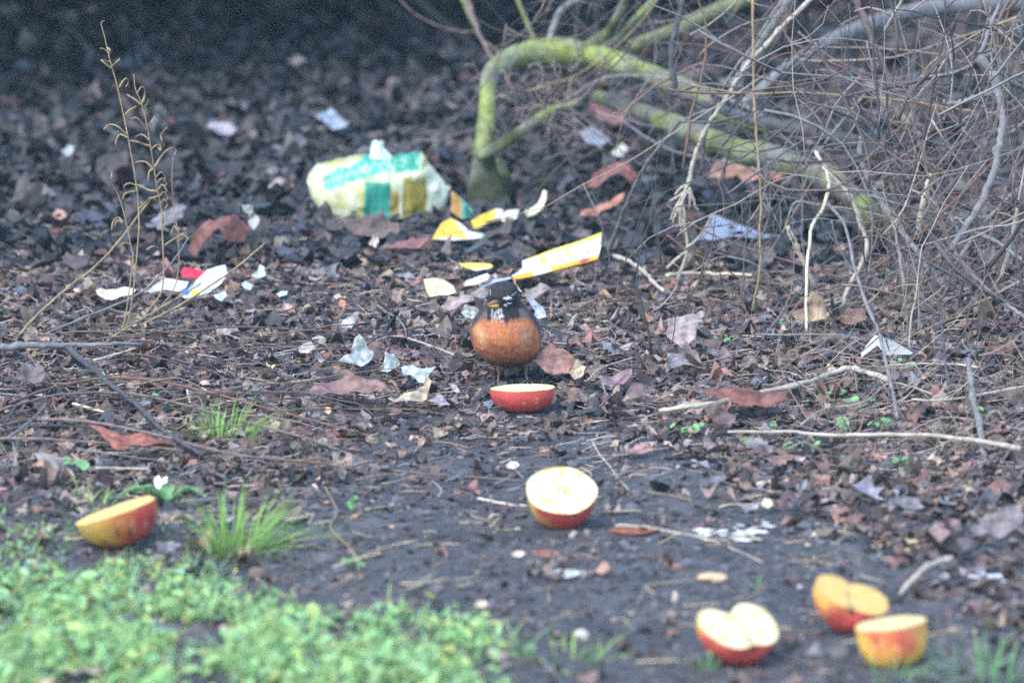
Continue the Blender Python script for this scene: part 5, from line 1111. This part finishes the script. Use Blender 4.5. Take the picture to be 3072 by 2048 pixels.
# ------------------------------------------------------------ evergreen bushes added out of view over the far ground, to shade it
def bush(label, cx, cy, rx, ry, z0, z1, n, seed):
    r = random.Random(seed); t = empty("shade_bush", (cx, cy, 0), label, "bush", "unseen evergreen bushes behind the clearing")
    V, F = [], []
    for k in range(7):
        a = r.uniform(0, 6.28); P = [Vector((cx+r.gauss(0, .08), cy+r.gauss(0, .08), 0))]
        for i in range(1, 6): P.append(Vector((cx+math.cos(a)*rx*.55*(i/5)**1.3, cy+math.sin(a)*ry*.55*(i/5)**1.3, (z1-.2)*i/5*.8)))
        tube(P, [.035, .03, .024, .018, .012, .006], 7, .1, V, F)
    mk("trunk", V, F, M['bark_dark'], t)
    V, F, C = [], [], []
    for _ in range(n):
        a = r.uniform(0, 6.28); u = r.random()**.5; x, y = cx+math.cos(a)*rx*u, cy+math.sin(a)*ry*u; zt = z1-(z1-z0)*.55*u*u; zb = z0+.3*abs(noise.noise(Vector((x*2, y*2, seed))))
        p = Vector((x, y, r.uniform(zb, zt))); s = r.uniform(.05, .10); d = Vector((r.gauss(0, 1), r.gauss(0, 1), r.gauss(0, .5))).normalized(); w = d.orthogonal().normalized()*s*.3; k = len(V)
        V += [p-d*s*.5, p+w, p+d*s*.5, p-w]; F.append((k, k+1, k+2, k+3)); q = r.uniform(.6, 1.3); C += [(.035*q, .06*q, .028*q)]*4
    mk("crown", V, F, M['green'], t, cols=C)
bush("unseen tall evergreen bush added to shade the far ground on the left", -1.40, 12.7, 1.6, 2.1, .40, 2.4, 30000, 1)
bush("unseen evergreen bush added to shade the far ground in the middle", .15, 13.8, 1.2, 1.9, .42, 2.4, 18000, 2)
bush("unseen evergreen bush added to darken the ground behind the thicket on the right", 1.55, 13.2, 1.25, 1.7, .62, 2.5, 20000, 3)
for i, (x, y, s) in enumerate(((-3.4, 15.5, 1.6), (3.6, 15.6, 1.6), (-1.2, 17.6, 1.8), (1.9, 18.0, 1.8))):
    bush(["unseen far left evergreen bush outside the clearing", "unseen far right evergreen bush outside the clearing", "unseen rear evergreen bush left of the middle", "unseen rear evergreen bush right of the middle"][i], x, y, s, s, .2, 3.0, 5000, 10+i)
# ------------------------------------------------------------ litter masses
def scatter(n, y0, y1, keep, r_clear=True):
    P = []
    while len(P) < n:
        y = math.sqrt(RNG.uniform(y0*y0, y1*y1)); hw = y*.0765+.06
        x = RNG.uniform(-hw, hw)
        if RNG.random() < keep(x, y) and not (r_clear and any((x-a)**2+(y-b)**2 < r*r for a, b, r in CLEAR)): P.append((x, y))
    return P
def beside(n, y0, y1):
    P = []
    for _ in range(n):
        y = RNG.uniform(y0, y1); s = 1 if RNG.random() < .5 else -1; P.append((s*(y*.0765+.05+abs(RNG.normal(0, .45))), y))
    return P
# deep litter of the far ground, litter of the near ground, crumbs on the trodden soil: each a mass nobody could count
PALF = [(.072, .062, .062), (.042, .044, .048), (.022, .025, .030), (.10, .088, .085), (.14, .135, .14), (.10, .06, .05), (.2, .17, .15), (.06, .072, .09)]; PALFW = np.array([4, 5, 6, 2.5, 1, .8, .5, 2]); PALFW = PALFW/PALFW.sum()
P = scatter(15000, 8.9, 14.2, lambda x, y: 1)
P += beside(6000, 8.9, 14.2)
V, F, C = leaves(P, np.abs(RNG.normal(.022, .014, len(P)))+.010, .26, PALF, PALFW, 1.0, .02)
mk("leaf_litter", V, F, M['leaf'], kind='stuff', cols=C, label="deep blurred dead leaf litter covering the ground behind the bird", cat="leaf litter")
P = scatter(17500, 6.0, 9.1, lambda x, y: max(.05, 1-bare(x, y))*(1 if y > 7.0 else .55)*(.25 if x < -.05 and y < 7.2 else 1))
P += beside(7500, 6.2, 9.1)
V, F, C = leaves(P, np.abs(RNG.normal(.009, .009, len(P)))+.005, .32, PAL, PALW, 1.1, .008)
mk("leaf_litter", V, F, M['leaf'], kind='stuff', cols=C, label="broken dead leaves strewn around the bird and at the path sides", cat="leaf litter")
pal2 = [(c[0]*.55+.02, c[1]*.57+.02, c[2]*.6+.02) for c in PAL]+[(.42, .36, .27), (.34, .25, .18)]; pw2 = np.append(PALW, [.022, .022]); pw2 /= pw2.sum()
P = scatter(9500, 5.95, 8.7, lambda x, y: 1, False)
V, F, C = leaves(P, np.abs(RNG.normal(.006, .0035, len(P)))+.003, .15, pal2, pw2, 1.0, .001)
mk("leaf_crumbs", V, F, M['leaf'], kind='stuff', cols=C, label="fine crumbs of leaf trodden into the dark soil", cat="leaf crumbs")
def bits(n, y0, y1, keep, l0, l1, r0, r1, pal, lift):
    V, F, C = [], [], []
    for (x, y) in scatter(n, y0, y1, keep):
        L = RNG.uniform(l0, l1); a = RNG.uniform(0, math.pi) if RNG.random() < .6 else RNG.normal(0, .5); k = RNG.normal(0, 1.4)/L*.35
        pts = []; p = np.array([x, y]); n_ = 5; up = abs(RNG.normal(0, .12)); base_h = RNG.uniform(.001, lift)
        for i in range(n_):
            pts.append(Vector((p[0], p[1], hgt(p[0], p[1])+base_h+up*L*i/n_))); p = p+np.array([math.cos(a), math.sin(a)])*L/n_; a += k*L/n_*3
        r = RNG.uniform(r0, r1); s = len(V)
        tube(pts, [r, r, r*.95, r*.85, r*.6], 4, .1, V, F)
        c = np.array(pal[RNG.integers(len(pal))])*RNG.uniform(.7, 1.3); C += [c]*(len(V)-s)
    return V, F, C
TP = [(.2, .16, .14), (.14, .11, .10), (.34, .29, .24), (.1, .09, .1), (.16, .11, .09), (.24, .22, .22), (.07, .06, .065)]
V, F, C = bits(2300, 7.0, 10.5, lambda x, y: max(.18, 1-bare(x, y)), .012, .075, .0004, .0011, TP, .010)
mk("twig_litter", V, F, M['twigbits'], kind='stuff', cols=C, label="thin broken twigs scattered all over the leaf litter", cat="twig litter")
V, F, C = bits(1100, 6.0, 9.2, lambda x, y: 1, .01, .07, .0004, .001, [(.5, .42, .28), (.36, .28, .18), (.25, .2, .15), (.16, .12, .1)], .003)
mk("straw_litter", V, F, M['twigbits'], kind='stuff', cols=C, label="pale straw scraps and fibres lying on the soil", cat="straw")
V, F, C = bits(7500, 7.2, 9.6, lambda x, y: max(.3, 1-bare(x, y)), .01, .05, .0003, .0008, [(.45, .38, .3), (.3, .25, .2), (.2, .16, .14), (.1, .085, .08), (.05, .045, .05), (.36, .33, .32), (.24, .14, .1)], .010)
mk("fibre_litter", V, F, M['twigbits'], kind='stuff', cols=C, label="short dry fibres and stalk bits matted into the litter", cat="litter fibres")
# crumbly soil clods
V, F, C = [], [], []
ico = bmesh.new(); bmesh.ops.create_icosphere(ico, subdivisions=1, radius=1); iv = np.array([v.co[:] for v in ico.verts]); ifc = [[v.index for v in f.verts] for f in ico.faces]; ico.free()
for (x, y) in scatter(4500, 6.0, 9.0, lambda x, y: .35+.65*(abs(x-.05) > .22)):
    s = abs(RNG.normal(0, .0042))+.0015; b = len(V)
    q = iv*s*RNG.uniform(.6, 1.3, (len(iv), 3))*np.array([1, 1, .6])+np.array([x, y, hgt(x, y)+s*.1])
    V += q.tolist(); F += [[b+i for i in f] for f in ifc]
mk("soil_clods", V, F, pm("soil_clod", (.05, .053, .062), (.14, .138, .15), 120, .8, .5, .002), kind='stuff', smooth=False, label="small clods of dark soil on the path", cat="soil clods")

# ------------------------------------------------------------ added haze: a volume that lifts the dark tones towards blue
bm = bmesh.new(); bmesh.ops.create_cube(bm, size=1)
V = [(v.co.x*90, v.co.y*110+10, (v.co.z+.5)*5.2-1.4) for v in bm.verts]; F = [[v.index for v in f.verts] for f in bm.faces]; bm.free()
hm = bpy.data.materials.new("shadow_lift_haze"); hm.use_nodes = True; t = hm.node_tree; t.nodes.clear()
pv = t.nodes.new("ShaderNodeVolumePrincipled"); pv.inputs["Density"].default_value = .0020; pv.inputs["Color"].default_value = (.5, .85, 1.0, 1)
ho = t.nodes.new("ShaderNodeOutputMaterial"); t.links.new(pv.outputs[0], ho.inputs["Volume"])
mk("haze", V, F, hm, kind='stuff', smooth=False, label="thin bluish haze added to lift the dark tones of the clearing", cat="haze")
